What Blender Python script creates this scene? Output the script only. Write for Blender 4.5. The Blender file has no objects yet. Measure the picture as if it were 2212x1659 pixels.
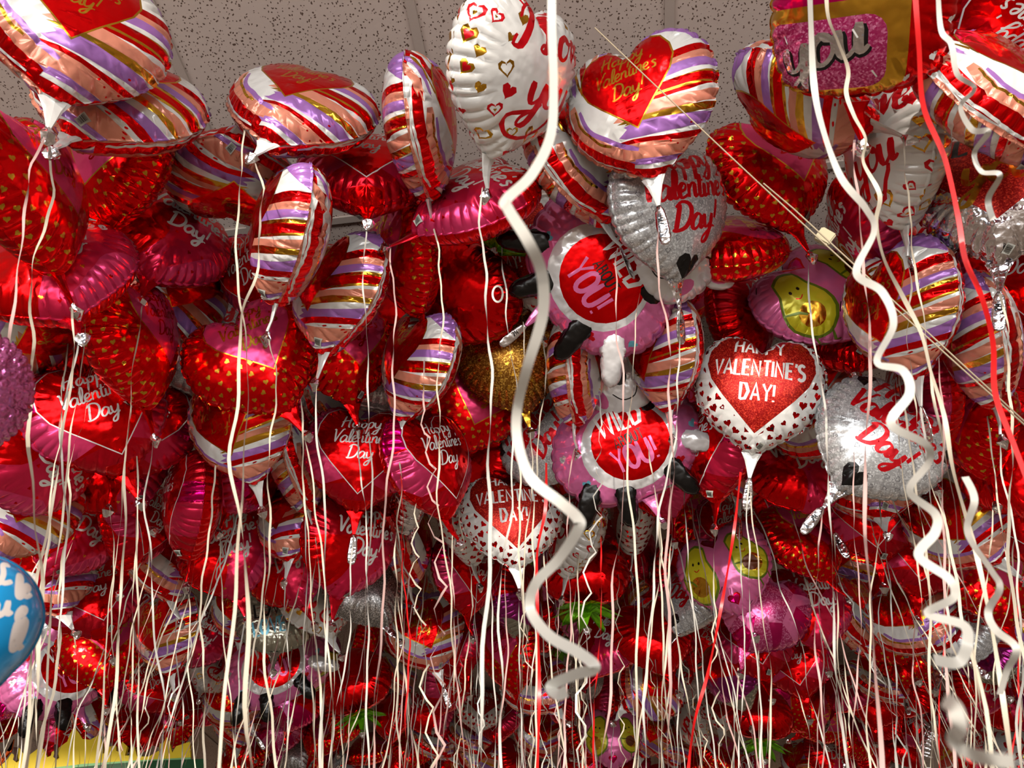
import bpy, math, random
import numpy as np
from mathutils import Vector, Matrix
from mathutils.geometry import delaunay_2d_cdt
PI = math.pi
rnd = random.Random(7)
C = bpy.context.scene.collection
sc = bpy.context.scene

# ------------------------------------------------------------------ camera
FPX, CX, CY = 1661.0, 1106.0, 829.5
PITCH = math.radians(44.0)
CAMZ, HC = 1.6, 2.03                    # eye height, ceiling above the eye
YAW = math.radians(-7.4)                # the room is turned against the view
CAM = Vector((0, 0, CAMZ))
RV = Vector((1, 0, 0))
FV = Vector((0, math.cos(PITCH), math.sin(PITCH)))
UV = Vector((0, -math.sin(PITCH), math.cos(PITCH)))
def ray(px, py):
    return (RV*((px-CX)/FPX) + UV*((CY-py)/FPX) + FV).normalized()
def at(px, py, d):
    return CAM + ray(px, py)*d
def proj(p):
    q = Vector(p) - CAM
    z = q.dot(FV)
    if z < 1e-3: return (-9999, -9999)
    return (CX + FPX*q.dot(RV)/z, CY - FPX*q.dot(UV)/z)
cd = bpy.data.cameras.new('camera'); cam = bpy.data.objects.new('camera', cd); C.objects.link(cam)
cam.location = CAM; cam.rotation_euler = (PI/2 + PITCH, 0, 0)
cd.sensor_width = 36; cd.lens = 36*FPX/2212; cd.clip_start = .02
cd.dof.use_dof = True; cd.dof.focus_distance = 2.3; cd.dof.aperture_fstop = 12
sc.camera = cam

# ------------------------------------------------------------------ materials
M = {}
def mat(name, col, metal=0., rough=.3, bump=0., scale=60., spec=.5, coat=0., glit=0., stretch=(1, 1, 1), sub=None):
    m = bpy.data.materials.new(name); m.use_nodes = True
    nt = m.node_tree; b = nt.nodes['Principled BSDF']
    def lin(c): return tuple((x/12.92 if x <= .04045 else ((x+.055)/1.055)**2.4) for x in c)
    c = lin(col)
    b.inputs['Base Color'].default_value = (*c, 1)
    b.inputs['Metallic'].default_value = metal
    b.inputs['Roughness'].default_value = rough
    b.inputs['Specular IOR Level'].default_value = spec
    b.inputs['Coat Weight'].default_value = coat
    b.inputs['Coat Roughness'].default_value = .08
    if bump or glit:
        tc = nt.nodes.new('ShaderNodeTexCoord')
        mp = nt.nodes.new('ShaderNodeMapping'); mp.inputs['Scale'].default_value = stretch
        nt.links.new(tc.outputs['Object'], mp.inputs[0])
    if bump:
        n = nt.nodes.new('ShaderNodeTexNoise'); n.inputs['Scale'].default_value = scale
        n.inputs['Detail'].default_value = 1.5
        nt.links.new(mp.outputs[0], n.inputs['Vector'])
        bp = nt.nodes.new('ShaderNodeBump'); bp.inputs['Strength'].default_value = bump
        bp.inputs['Distance'].default_value = .01
        nt.links.new(n.outputs['Fac'], bp.inputs['Height']); nt.links.new(bp.outputs[0], b.inputs['Normal'])
    if glit:
        v = nt.nodes.new('ShaderNodeTexVoronoi'); v.inputs['Scale'].default_value = glit
        nt.links.new(mp.outputs[0], v.inputs['Vector'])
        hs = nt.nodes.new('ShaderNodeMix'); hs.data_type = 'RGBA'
        sx = nt.nodes.new('ShaderNodeSeparateColor'); nt.links.new(v.outputs['Color'], sx.inputs[0])
        mr = nt.nodes.new('ShaderNodeMath'); mr.operation = 'POWER'; mr.inputs[1].default_value = 3
        nt.links.new(sx.outputs[0], mr.inputs[0]); nt.links.new(mr.outputs[0], hs.inputs['Factor'])
        hs.inputs['A'].default_value = (*[x*.62 for x in c], 1)
        hs.inputs['B'].default_value = (*(lin(sub) if sub else [min(1, x*2+.05) for x in c]), 1)
        nt.links.new(hs.outputs['Result'], b.inputs['Base Color'])
        bp2 = nt.nodes.new('ShaderNodeBump'); bp2.inputs['Strength'].default_value = .35
        bp2.inputs['Distance'].default_value = .002
        nt.links.new(sx.outputs[1], bp2.inputs['Height']); nt.links.new(bp2.outputs[0], b.inputs['Normal'])
    M[name] = m
    return m
FB = dict(bump=.45, scale=26)
mat('red_foil', (.93, .02, .04), .92, .19, **FB)
mat('deep_red_foil', (.80, .01, .03), .92, .2, **FB)
mat('crimson_ink', (.80, .02, .13), .75, .24, **FB)
mat('magenta_foil', (.86, .02, .42), .9, .2, **FB)
mat('pink_ink', (.90, .24, .46), .65, .26, **FB)
mat('rose_ink', (.88, .14, .32), .7, .25, **FB)
mat('white_ink', (.93, .93, .92), .12, .24, coat=.4, **FB)
mat('peach_ink', (.91, .58, .48), .25, .26, coat=.3, **FB)
mat('lilac_ink', (.68, .46, .78), .3, .26, coat=.3, **FB)
mat('gold_foil', (.86, .66, .22), 1, .2, **FB)
mat('silver_foil', (.90, .90, .92), 1, .15, bump=.5, scale=60)
mat('holo_foil', (.90, .91, .92), .45, .26, glit=300, sub=(.97, .99, 1))
mat('black_ink', (.03, .03, .035), .1, .3, **FB)
mat('grey_line', (.42, .42, .45), .5, .4)
mat('red_glitter', (.78, .03, .04), .6, .34, glit=420, sub=(1, .3, .2))
mat('gold_glitter', (.62, .38, .08), .8, .32, glit=300, sub=(1, .8, .35))
mat('silver_glitter', (.62, .62, .62), .8, .3, glit=330, sub=(1, 1, 1))
mat('red_print', (.86, .02, .10), .5, .28, **FB)
mat('leaf_green', (.42, .70, .08), .45, .24, bump=.8, scale=40)
mat('dark_leaf', (.20, .42, .06), .4, .3, **FB)
mat('avocado', (.84, .80, .15), .2, .28, **FB)
mat('avocado_rim', (.42, .50, .10), .2, .3, **FB)
mat('brown_ink', (.42, .20, .08), .2, .3, **FB)
mat('bubble_pink', (.93, .47, .70), .35, .25, **FB)
mat('orange_foil', (.90, .25, .05), .9, .2, **FB)
mat('purple_foil', (.62, .18, .50), .85, .2, **FB)
mat('gem_pink', (.90, .20, .52), .6, .25, glit=300, sub=(1, .6, .8))
mat('gem_dark', (.72, .06, .36), .7, .22, **FB)
mat('gem_light', (.96, .50, .72), .6, .22, **FB)
mat('sky_blue_ink', (.45, .76, .86), .3, .3)
mat('blue_latex', (.06, .62, .90), .25, .16, coat=.5, bump=.2, scale=12)
mat('navy_line', (.02, .12, .30), .1, .3)
mat('soft_white', (.90, .86, .84), 0, .45)
mat('mauve_foil', (.80, .42, .66), .75, .22, bump=1, scale=45)
mat('soft_pink_foil', (.95, .50, .74), .45, .2, bump=1.2, scale=22)
mat('soft_white_foil', (.92, .92, .93), .35, .2, bump=1.2, scale=22)
mat('soft_black_foil', (.05, .045, .045), .3, .22, bump=1, scale=24)
mat('clear_silver', (.66, .66, .60), .8, .2, bump=.6, scale=40)
mat('cream_ribbon', (.83, .79, .71), 0, .38, spec=.7)
mat('pale_pink_ribbon', (.80, .66, .64), 0, .38, spec=.7)
mat('white_ribbon', (.80, .79, .76), 0, .35, spec=.7)
mat('red_ribbon', (.90, .10, .11), .1, .35, spec=.7)
mat('label_white', (.80, .80, .76), 0, .45)
mat('cord_grey', (.66, .60, .50), 0, .6)
mat('clip_plastic', (.70, .66, .52), 0, .45)
mat('sign_yellow', (.98, .85, .18), 0, .55)
mat('sign_green', (.02, .30, .13), 0, .5)
mat('sign_mint', (.55, .78, .52), 0, .5)
mat('sign_orange', (.93, .38, .05), 0, .5)
mat('sign_brown', (.26, .11, .05), 0, .5)
mat('rainbow_green', (.15, .6, .3), .4, .3)
mat('rainbow_blue', (.1, .4, .8), .4, .3)
mat('rainbow_yellow', (.95, .8, .15), .4, .3)

# ------------------------------------------------------------------ flat design helpers
def heart_poly(cx, cy, w, rot=0., n=14, tall=1.):
    out = []
    for i in range(n*2):
        t = 2*PI*(i+.001)/(n*2)
        x = math.sin(t)**3; y = (13*math.cos(t)-5*math.cos(2*t)-2*math.cos(3*t)-math.cos(4*t))/16+.12
        y *= tall
        c, s = math.cos(rot), math.sin(rot)
        out.append((cx+w*(x*c-y*s), cy+w*(x*s+y*c)))
    return out[::-1]
def crisp_heart(cx, cy, w, rot=0., tall=1.05):
    pts = []
    half = [(0, .48), (.14, .70), (.34, .84), (.58, .84), (.82, .70), (.96, .45), (.98, .18), (.86, -.10), (.62, -.38), (.32, -.68), (0, -1.0)]
    for x, y in half: pts.append((x, y))
    for x, y in half[-2:0:-1]: pts.append((-x, y))
    c, s = math.cos(rot), math.sin(rot)
    return [(cx+w*(x*c-y*tall*s), cy+w*(x*s+y*tall*c)) for x, y in pts][::-1]
def circle(cx, cy, rx, ry=None, n=20, rot=0):
    ry = ry or rx; c, s = math.cos(rot), math.sin(rot)
    o = []
    for i in range(n):
        a = 2*PI*i/n; x, y = rx*math.cos(a), ry*math.sin(a)
        o.append((cx+x*c-y*s, cy+x*s+y*c))
    return o
def catmull(pts, seg=3):
    if len(pts) < 3: return list(pts)
    P = [pts[0]]+list(pts)+[pts[-1]]; out = []
    for i in range(1, len(P)-2):
        p0, p1, p2, p3 = P[i-1:i+3]
        for k in range(seg):
            t = k/seg
            out.append(tuple(.5*((2*p1[j])+(-p0[j]+p2[j])*t+(2*p0[j]-5*p1[j]+4*p2[j]-p3[j])*t*t+(-p0[j]+3*p1[j]-3*p2[j]+p3[j])*t**3) for j in (0, 1)))
    out.append(tuple(P[-2])); return out
def stroke(pts, w, nib=.0):
    """quads along a pen stroke; nib>0 makes downstrokes heavier"""
    n = len(pts); L = []; R_ = []
    for i in range(n):
        a = pts[max(0, i-1)]; b = pts[min(n-1, i+1)]
        dx, dy = b[0]-a[0], b[1]-a[1]; d = math.hypot(dx, dy) or 1e-6
        dx /= d; dy /= d
        ww = w*(1+nib*(max(0, -dy)-.4))
        if i in (0, n-1): ww *= .7
        L.append((pts[i][0]-dy*ww/2, pts[i][1]+dx*ww/2)); R_.append((pts[i][0]+dy*ww/2, pts[i][1]-dx*ww/2))
    return [[L[i], R_[i], R_[i+1], L[i+1]] for i in range(n-1)]
SCRIPT = {
 'a': (1.12, [[(.85,.85),(.45,1),(.08,.6),(.1,.15),(.4,0),(.75,.35),(.88,.9)], [(.88,.9),(.84,.3),(.95,.02),(1.2,.15)]]),
 'p': (1.0, [[(.1,.8),(.2,.3),(.05,-1)], [(.12,.5),(.35,.95),(.7,.95),(.85,.55),(.65,.05),(.3,.02)]]),
 'y': (1.05, [[(.05,.95),(.1,.35),(.35,.05),(.7,.35),(.85,.95)], [(.85,.95),(.75,0),(.5,-.85),(.1,-.95),(.1,-.6),(.6,-.2),(1,.1)]]),
 'H': (1.45, [[(.25,1.9),(.15,1),(0,0)], [(1.15,2),(1,1),(1,.1),(1.2,0)], [(-.1,.85),(.5,1.05),(1.2,1.1)]]),
 'V': (1.15, [[(0,1.85),(.2,1.9),(.35,1),(.5,.05)], [(.5,.05),(.8,1),(1.2,1.9),(1.45,1.95)]]),
 'l': (.5, [[(.1,.1),(.4,1.2),(.4,1.9),(.2,1.9),(.1,1.2),(.12,.3),(.3,0),(.55,.15)]]),
 'e': (.78, [[(.05,.4),(.5,.55),(.6,.85),(.35,1),(.08,.7),(.08,.25),(.35,0),(.8,.2)]]),
 'n': (.95, [[(.1,.95),(.12,0)], [(.12,.5),(.4,.95),(.65,.85),(.68,.3),(.75,.02),(1,.15)]]),
 't': (.6, [[(.3,1.6),(.2,.6),(.25,.1),(.45,0),(.65,.15)], [(0,1.05),(.6,1.15)]]),
 'i': (.42, [[(.1,.9),(.1,.25),(.2,0),(.45,.15)], [(.13,1.3),(.17,1.45)]]),
 "'": (.25, [[(.15,1.9),(.05,1.5)]]),
 's': (.7, [[(.6,.85),(.35,1),(.12,.8),(.5,.45),(.45,.08),(.1,.02)]]),
 'D': (1.4, [[(.25,1.8),(.15,.9),(.1,.05)], [(-.1,1.6),(.4,1.95),(1.1,1.7),(1.3,1),(.9,.2),(.1,0),(-.15,.15)]]),
 '!': (.4, [[(.3,1.9),(.15,.6)], [(.1,.12),(.08,0)]]),
 'I': (1.05, [[(0,1.2),(.2,1.8),(.7,1.9),(.6,1),(.3,.1),(-.1,.1),(0,.5)]]),
 'L': (1.1, [[(.8,1.5),(.7,1.95),(.4,1.7),(.45,.8),(.2,.1),(-.1,.15),(.1,.35),(.6,.05),(1.1,.15)]]),
 'o': (.95, [[(.45,1),(.1,.75),(.1,.2),(.45,0),(.8,.3),(.75,.8),(.45,1),(.7,.75),(1.05,.85)]]),
 'v': (.85, [[(0,.9),(.15,.9),(.35,.05),(.7,.9),(.9,.8)]]),
 'u': (.95, [[(.05,.95),(.08,.3),(.3,0),(.65,.3),(.75,.95)], [(.75,.95),(.72,.2),(.85,0),(1.05,.15)]]),
 ' ': (.5, [])}
BLOCK = {
 'H': (.85, [[(0,0),(0,1.4)], [(.6,0),(.6,1.4)], [(0,.7),(.6,.7)]]), 'A': (.9, [[(0,0),(.33,1.4),(.66,0)], [(.14,.45),(.52,.45)]]),
 'P': (.8, [[(0,0),(0,1.4),(.45,1.38),(.6,1.05),(.45,.68),(0,.65)]]), 'Y': (.82, [[(0,1.4),(.32,.7),(.64,1.4)], [(.32,.7),(.32,0)]]),
 'V': (.85, [[(0,1.4),(.33,0),(.66,1.4)]]), 'L': (.7, [[(0,1.4),(0,0),(.5,0)]]), 'E': (.74, [[(.5,1.4),(0,1.4),(0,0),(.5,0)], [(0,.7),(.42,.7)]]),
 'N': (.88, [[(0,0),(0,1.4),(.6,0),(.6,1.4)]]), 'T': (.78, [[(0,1.4),(.6,1.4)], [(.3,1.4),(.3,0)]]), 'I': (.26, [[(0,0),(0,1.4)]]),
 "'": (.25, [[(.05,1.45),(0,1.1)]]), 'S': (.78, [[(.52,1.25),(.3,1.4),(.05,1.2),(.1,.85),(.48,.6),(.5,.2),(.25,0),(0,.15)]]),
 'D': (.86, [[(0,0),(0,1.4),(.4,1.3),(.62,.7),(.4,.08),(0,0)]]), '!': (.3, [[(.05,1.4),(.05,.45)], [(.05,.12),(.05,0)]]),
 'W': (1.15, [[(0,1.4),(.22,0),(.46,1.1),(.7,0),(.92,1.4)]]), 'B': (.8, [[(0,0),(0,1.4),(.42,1.3),(.45,.8),(0,.72),(.5,.62),(.52,.1),(0,0)]]),
 'O': (.88, [[(.3,1.4),(.02,1.1),(.02,.3),(.3,0),(.6,.3),(.6,1.1),(.3,1.4)]]), 'U': (.86, [[(0,1.4),(0,.3),(.3,0),(.6,.3),(.6,1.4)]]),
 '2': (.7, [[(0,1.1),(.25,1.4),(.5,1.1),(0,0),(.52,0)]]), '1': (.4, [[(0,1.1),(.2,1.4),(.2,0)]]), '4': (.7, [[(.4,0),(.4,1.4),(0,.45),(.6,.45)]]), ' ': (.5, [])}
def text(s, cx, cy, size, w, rot=0., font=SCRIPT, shear=.22, nib=.8, sx=1.):
    adv = sum(font[c][0] for c in s); x = -adv/2; quads = []
    cr, sr = math.cos(rot), math.sin(rot)
    for ch in s:
        a, strokes = font[ch]
        for st in strokes:
            pts = catmull(st, 3) if font is SCRIPT or ch in 'SOU' else st
            pp = []
            for (u, v) in pts:
                X = ((x+u)+shear*v)*size*sx; Y = (v-.5)*size
                pp.append((cx+X*cr-Y*sr, cy+X*sr+Y*cr))
            quads += stroke(pp, w, nib if font is SCRIPT else 0)
        x += a
    return quads
def brush(p0, p1, w, r, wob=.12, n=7, rag=.06):
    dx, dy = p1[0]-p0[0], p1[1]-p0[1]; d = math.hypot(dx, dy); dx /= d; dy /= d
    A = []; B = []; ph = r.uniform(0, 6); bend = r.uniform(-.04, .04)
    for i in range(n+1):
        t = i/n; ww = w*(1+wob*math.sin(ph+5*t)+r.uniform(-wob, wob)*.5)/2
        o = bend*math.sin(PI*t)
        x = p0[0]+dx*d*t-dy*o; y = p0[1]+dy*d*t+dx*o
        if i == n: ww *= .75
        A.append((x-dy*ww, y+dx*ww)); B.append((x+dy*ww, y-dx*ww))
    e = p1; E = []
    k = 4
    for i in range(1, k):
        t = i/k; q = ((1-t)*B[-1][0]+t*A[-1][0], (1-t)*B[-1][1]+t*A[-1][1])
        j = r.uniform(-rag, rag*1.5)
        E.append((q[0]+dx*j, q[1]+dy*j))
    return B+E+A[::-1]
def hvd(lines, cx, cy, size, w, mt, rot=0., lead=2.35, **k):
    out = []
    for i, l in enumerate(lines):
        o = ((len(lines)-1)/2-i)*lead*size
        out.append((mt, text(l, cx-o*math.sin(rot), cy+o*math.cos(rot), size, w, rot, **k)))
    return out
HV = ['Happy', "Valentine's", 'Day!']

# ------------------------------------------------------------------ pouch (inflated foil) builder
def spline_r(ctrl):
    """closed radial control list [(deg, r)] mirrored about the vertical -> r(theta)"""
    pts = sorted({(a % 360, r) for a, r in ctrl} | {((180-a) % 360, r) for a, r in ctrl})
    xs = np.array([p[0] for p in pts]); ys = np.array([p[1] for p in pts])
    n = len(xs); X = np.concatenate([xs-360, xs, xs+360]); Y = np.tile(ys, 3)
    t = np.linspace(0, 360, 721)
    base = np.interp(t, X, Y)
    k = np.hanning(13); k /= k.sum()
    sm = np.convolve(np.concatenate([base[-41:-1], base, base[1:41]]), k, 'same')[40:-40]
    return lambda th: np.interp(np.degrees(th) % 360, t, sm)
HEART_R = spline_r([(90,.60),(84,.68),(76,.82),(62,.98),(45,1.06),(25,1.05),(5,1.0),(-15,.95),(-35,.90),(-50,.875),(-65,.88),(-78,.94),(-85,1.0),(-90,1.05)])
ROUND_R = spline_r([(90,1.),(0,1.),(-90,1.)])
BERRY_R = spline_r([(90,1.05),(75,.98),(50,.9),(20,.95),(-10,1.0),(-40,.98),(-65,.85),(-90,.78)])
DROP_R = spline_r([(90,.9),(45,.95),(0,.98),(-45,.92),(-75,1.0),(-90,1.15)])
OVAL_R = spline_r([(90,.72),(60,.78),(30,.93),(0,1.0),(-30,.93),(-60,.78),(-90,.72)])
SQUARE_R = spline_r([(90,.88),(65,.96),(45,1.08),(25,.96),(0,.90),(-25,.96),(-45,1.06),(-65,.98),(-90,.92)])
LEG_R = spline_r([(90,.40),(60,.36),(30,.62),(12,1.0),(0,1.12),(-12,1.0),(-30,.62),(-60,.36),(-90,.40)])
FL = 1.035
class Pouch:
    def __init__(s, rfun, R, T, N=34, seed=1, c0=.93, crease=1.):
        s.r = rfun; s.R = R; s.T = T; s.c0 = c0; s.N = N; s.crease = crease
        g = np.random.RandomState(seed)
        th = np.linspace(-PI/2, PI/2, 400); rr = rfun(th)
        x, y = rr*np.cos(th), rr*np.sin(th)
        ds = np.hypot(np.diff(x), np.diff(y)); tau = np.concatenate([[0], np.cumsum(ds)]); tau /= tau[-1]
        s.tht, s.tau = th, tau
        h = N//2; pos = (np.arange(h)+.5+g.uniform(-.18, .18, h))/h
        s.pos = pos; s.amp = g.uniform(.45, 1.1, h); s.reach = g.uniform(.28, .66, h)
    def tau_of(s, th):
        a = np.arctan2(np.sin(th), np.abs(np.cos(th)))
        return np.interp(a, s.tht, s.tau)
    def crease_v(s, th, rho):
        t = s.tau_of(th); v = np.zeros_like(t)
        h = len(s.pos); wd = .42/h
        for k in range(h):
            d = np.abs(t-s.pos[k])/wd
            w = np.clip((rho-s.reach[k])/(1-s.reach[k]), 0, 1)
            v += s.amp[k]*np.clip(1-d, 0, 1)**1.9*w**1.25
        return v*s.crease
    def reff(s, th, rho):
        w = np.clip(rho/.85, 0, 1); w = w*w*(3-2*w)
        return (1-w)*s.c0+w*s.r(th)
    def inv(s, X, Y):
        th = np.arctan2(Y, X); d = np.hypot(X, Y)
        lo = np.zeros_like(d); hi = np.full_like(d, 1.2)
        for _ in range(26):
            m = (lo+hi)/2; big = m*s.reff(th, m) > d
            hi = np.where(big, m, hi); lo = np.where(big, lo, m)
        return th, (lo+hi)/2
    def surf(s, X, Y):
        X = np.asarray(X, float); Y = np.asarray(Y, float)
        th, rho = s.inv(X, Y); rc = np.clip(rho, 0, 1)
        v = s.crease_v(th, rc)
        sp = 1.25*rc-.25*rc**5
        fl = np.clip((rho-1)/(FL-1), 0, 1)
        rad = s.R*s.reff(th, rc)*(sp*(1-.035*v)+fl*.03)
        h = s.T*np.sqrt(np.clip(1-sp*sp, 0, 1))**.92*(1-.34*np.clip(v, 0, 1.3))
        h = np.maximum(h, .0007*(1-fl))
        return np.stack([rad*np.cos(th), rad*np.sin(th), h], -1)
    def grid(s):
        pts = []
        cre = []
        h = len(s.pos); wd = .42/h
        for p in s.pos:
            for o in (-1.0, -.5, -.2, 0, .2, .5, 1.0): cre.append(p+o*wd)
        cre = sorted(min(max(c, 0), 1) for c in cre)
        ths = np.interp(cre, s.tau, s.tht)
        full = np.concatenate([ths, PI-ths]); full = np.unique(np.round(full, 5))
        n1 = len(full)
        for rho in (1.0, .975, .94, .89, .82, .74): pts.append((full, rho))
        pts.append((full[::2], .65)); pts.append((full[::3], .54)); pts.append((full[::4], .43))
        pts.append((full[::6], .32)); pts.append((full[::8], .21)); pts.append((full[::16], .10))
        X = []; Y = []
        for t, rho in pts:
            rr = rho*s.reff(t, np.full_like(t, rho)); X += list(rr*np.cos(t)); Y += list(rr*np.sin(t))
        X.append(0); Y.append(0)
        rr = FL*s.reff(full, np.full_like(full, FL))
        ring = sorted(zip(np.arctan2(np.sin(full), np.cos(full)), rr*np.cos(full), rr*np.sin(full)))
        out = []
        for a, x, y in ring:
            if not out or math.hypot(x-out[-1][0], y-out[-1][1]) > 1e-4: out.append((float(x), float(y)))
        return list(zip(map(float, X), map(float, Y))), out
def area(p):
    return sum(p[i][0]*p[(i+1) % len(p)][1]-p[(i+1) % len(p)][0]*p[i][1] for i in range(len(p)))/2
def pouch_mesh(name, P, base, design, shift=0., back=None, offset=(0, 0, 0), rotz=0., scale=1.):
    """triangulate the printed design over the flat sheet, inflate it, and weld front to back"""
    gp, ring = P.grid()
    halves = []
    for des in ([design] if back is None else [design, back]):
        V = [Vector(p) for p in gp]; F = []; mats = []
        def add(poly, mt, sub=.09):
            pp = []
            n = len(poly)
            for i in range(n):
                a, b = poly[i], poly[(i+1) % n]; d = math.hypot(b[0]-a[0], b[1]-a[1])
                k = max(1, int(d/sub))
                for j in range(k): pp.append((a[0]+(b[0]-a[0])*j/k, a[1]+(b[1]-a[1])*j/k))
            q = [pp[0]]
            for p in pp[1:]:
                if math.hypot(p[0]-q[-1][0], p[1]-q[-1][1]) > 1e-4: q.append(p)
            if len(q) < 3: return
            A = area(q)
            if abs(A) < 1e-7: return
            if A < 0: q = q[::-1]
            i0 = len(V); V.extend(Vector(p) for p in q); F.append(list(range(i0, i0+len(q)))); mats.append(mt)
        add(ring, base, 9)
        for mt, polys in des:
            if polys and isinstance(polys[0][0], (int, float)): polys = [polys]
            for p in polys:
                if all(math.hypot(*q) > 1.25 for q in p): continue
                add(p, mt)
        E_ = set()
        for f in F:
            for a, b in zip(f, f[1:]+f[:1]): E_.add((a, b))
        vc, _, fc, _, _, of = delaunay_2d_cdt(V, list(E_), [], 0, 1e-5, False)
        X = np.array([v[0] for v in vc]); Y = np.array([v[1] for v in vc])
        fa = np.array([f[:3] for f in fc]); cx_ = X[fa].mean(1); cy_ = Y[fa].mean(1)
        top_ = np.full(len(fa), -1)
        for pi_, f in enumerate(F):                     # which print covers each little facet
            px_ = np.array([V[a][0] for a in f]); py_ = np.array([V[a][1] for a in f])
            cand = np.where((cx_ > px_.min()) & (cx_ < px_.max()) & (cy_ > py_.min()) & (cy_ < py_.max()))[0]
            if not len(cand): continue
            wn = np.zeros(len(cand)); gx, gy = cx_[cand], cy_[cand]
            for a in range(len(f)):
                x0, y0, x1, y1 = px_[a-1], py_[a-1], px_[a], py_[a]
                c_ = (x1-x0)*(gy-y0)-(gx-x0)*(y1-y0)
                wn += ((y0 <= gy) & (y1 > gy) & (c_ > 0)).astype(int)-((y0 > gy) & (y1 <= gy) & (c_ < 0)).astype(int)
            ins = cand[wn != 0]
            if pi_ == 0: top_[ins] = 0
            else: top_[ins[top_[ins] >= 0]] = pi_
        halves.append((X, Y, [(f, mats[t_]) for f, t_ in zip(fc, top_) if t_ >= 0]))
    if back is None: halves.append(halves[0])
    names = []; verts = []; faces = []; fm = []
    for hi, (X, Y, fs) in enumerate(halves):
        S = P.surf(X, Y)
        if hi: S = S*np.array([-1, 1, -1])
        o = len(verts); verts += [tuple(map(float, p)) for p in S]
        for f, mt in fs:
            if mt not in names: names.append(mt)
            faces.append([i+o for i in f]); fm.append(names.index(mt))
    # weld
    key = {}; remap = [0]*len(verts); nv = []
    for i, v in enumerate(verts):
        k = (round(v[0]*20000), round(v[1]*20000), round(v[2]*20000)) if abs(v[2]) < 3e-5 else i
        if k not in key: key[k] = len(nv); nv.append(v)
        remap[i] = key[k]
    used = set(); ff = []; mm = []
    for f, m_ in zip(faces, fm):
        g = [remap[i] for i in f]
        if len(set(g)) == 3: ff.append(g); mm.append(m_); used.update(g)
    idx = {u: i for i, u in enumerate(sorted(used))}
    cr, sr = math.cos(rotz), math.sin(rotz)
    def T_(v):
        x, y, z = v[0]*scale, v[1]*scale, v[2]*scale
        return (x*cr-y*sr+offset[0], x*sr+y*cr+offset[1]+shift, z+offset[2])
    me = bpy.data.meshes.new(name)
    me.from_pydata([T_(nv[u]) for u in sorted(used)], [], [[idx[i] for i in f] for f in ff])
    for n_ in names: me.materials.append(M[n_])
    me.polygons.foreach_set('material_index', mm)
    me.polygons.foreach_set('use_smooth', [True]*len(mm))
    me.update()
    return me

# ------------------------------------------------------------------ printed designs
def scatter(r, n, dmin, box=1.08, tries=4000, avoid=None):
    out = []
    for _ in range(tries):
        x, y = r.uniform(-box, box), r.uniform(-box, box)
        if avoid and avoid(x, y): continue
        if all((x-a)**2+(y-b)**2 > dmin*dmin for a, b in out): out.append((x, y))
        if len(out) >= n: break
    return out
def d_stripes(seed, talk="Day!"):
    r = random.Random(seed); D = []
    # large colour fields
    D.append(('lilac_ink', [(-.05,.50),(.2,1.3),(1.3,1.3),(1.3,.42),(.75,.50),(.35,.62)]))
    # strokes running in from the right-hand seam
    seq = [('red_foil',.10),('white_ink',.05),('peach_ink',.10),('lilac_ink',.07),('white_ink',.03),('gold_foil',.045),('red_foil',.09),('gold_foil',.02),('white_ink',.05),('peach_ink',.09),('white_ink',.04),('gold_foil',.05),('white_ink',.04),('lilac_ink',.10),('white_ink',.04),('red_foil',.06),('white_ink',.03),('peach_ink',.14),('lilac_ink',.05),('white_ink',.03),('red_foil',.10)]
    t = 0; tot = sum(w for _, w in seq)
    for mt, w in seq:
        f = (t+w/2)/tot; t += w
        x0 = 1.25-.95*f**1.35; y0 = .55-1.62*f
        ang = math.radians(200-38*f)
        L = 1.08+.2*math.sin(7*f)
        x0e, y0e = x0+.25*math.cos(ang+PI), y0+.25*math.sin(ang+PI)
        if mt != 'white_ink': D.append((mt, brush((x0e, y0e), (x0+L*math.cos(ang), y0+L*math.sin(ang)), w/tot*1.9, r)))
    # strokes running along the left-hand seam down to the tip
    for mt, k, w, a0, a1 in [('peach_ink',1.02,.09,165,262),('red_foil',.86,.17,150,258),('white_ink',.93,.03,150,250),('peach_ink',.70,.13,170,262),('lilac_ink',.60,.05,178,266),('gold_foil',.66,.03,175,235),('lilac_ink',1.10,.10,110,175),('red_foil',.98,.06,108,150)]:
        pts = []
        for i in range(15):
            th = math.radians(a0+(a1-a0)*i/14); rr = k*float(HEART_R(th))*(1-.015*math.sin(i*.9+seed))
            pts.append((rr*math.cos(th), rr*math.sin(th)))
        D += [(mt, q) for q in stroke(pts, w)]
    for mt, x0, x1, w in (('peach_ink',-1.0,-.86,.12),('lilac_ink',-.82,-.70,.08),('gold_foil',-.70,-.60,.04),('red_foil',-.58,-.50,.10),('peach_ink',-.44,-.38,.08),('lilac_ink',-.30,-.26,.09),('red_foil',-.18,-.16,.05),('gold_foil',-.10,-.10,.03)):
        D.append((mt, brush((x0*1.05, 1.2), (x1*.9, .25), w, r)))
    for _ in range(5):
        x, y = r.uniform(.2, .55), r.uniform(-.75, -.45)
        D.append(('red_foil', circle(x, y, r.uniform(.012, .035), .012, 6)))
    D.append(('gold_foil', crisp_heart(-.02, .14, .52, .05)))
    D.append(('red_foil', crisp_heart(-.02, .14, .50, .05)))
    D += hvd(['Happy', "Valentine's", talk], -.03, .18, .080, .017, 'gold_foil', .05, nib=.3)
    return D
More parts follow.
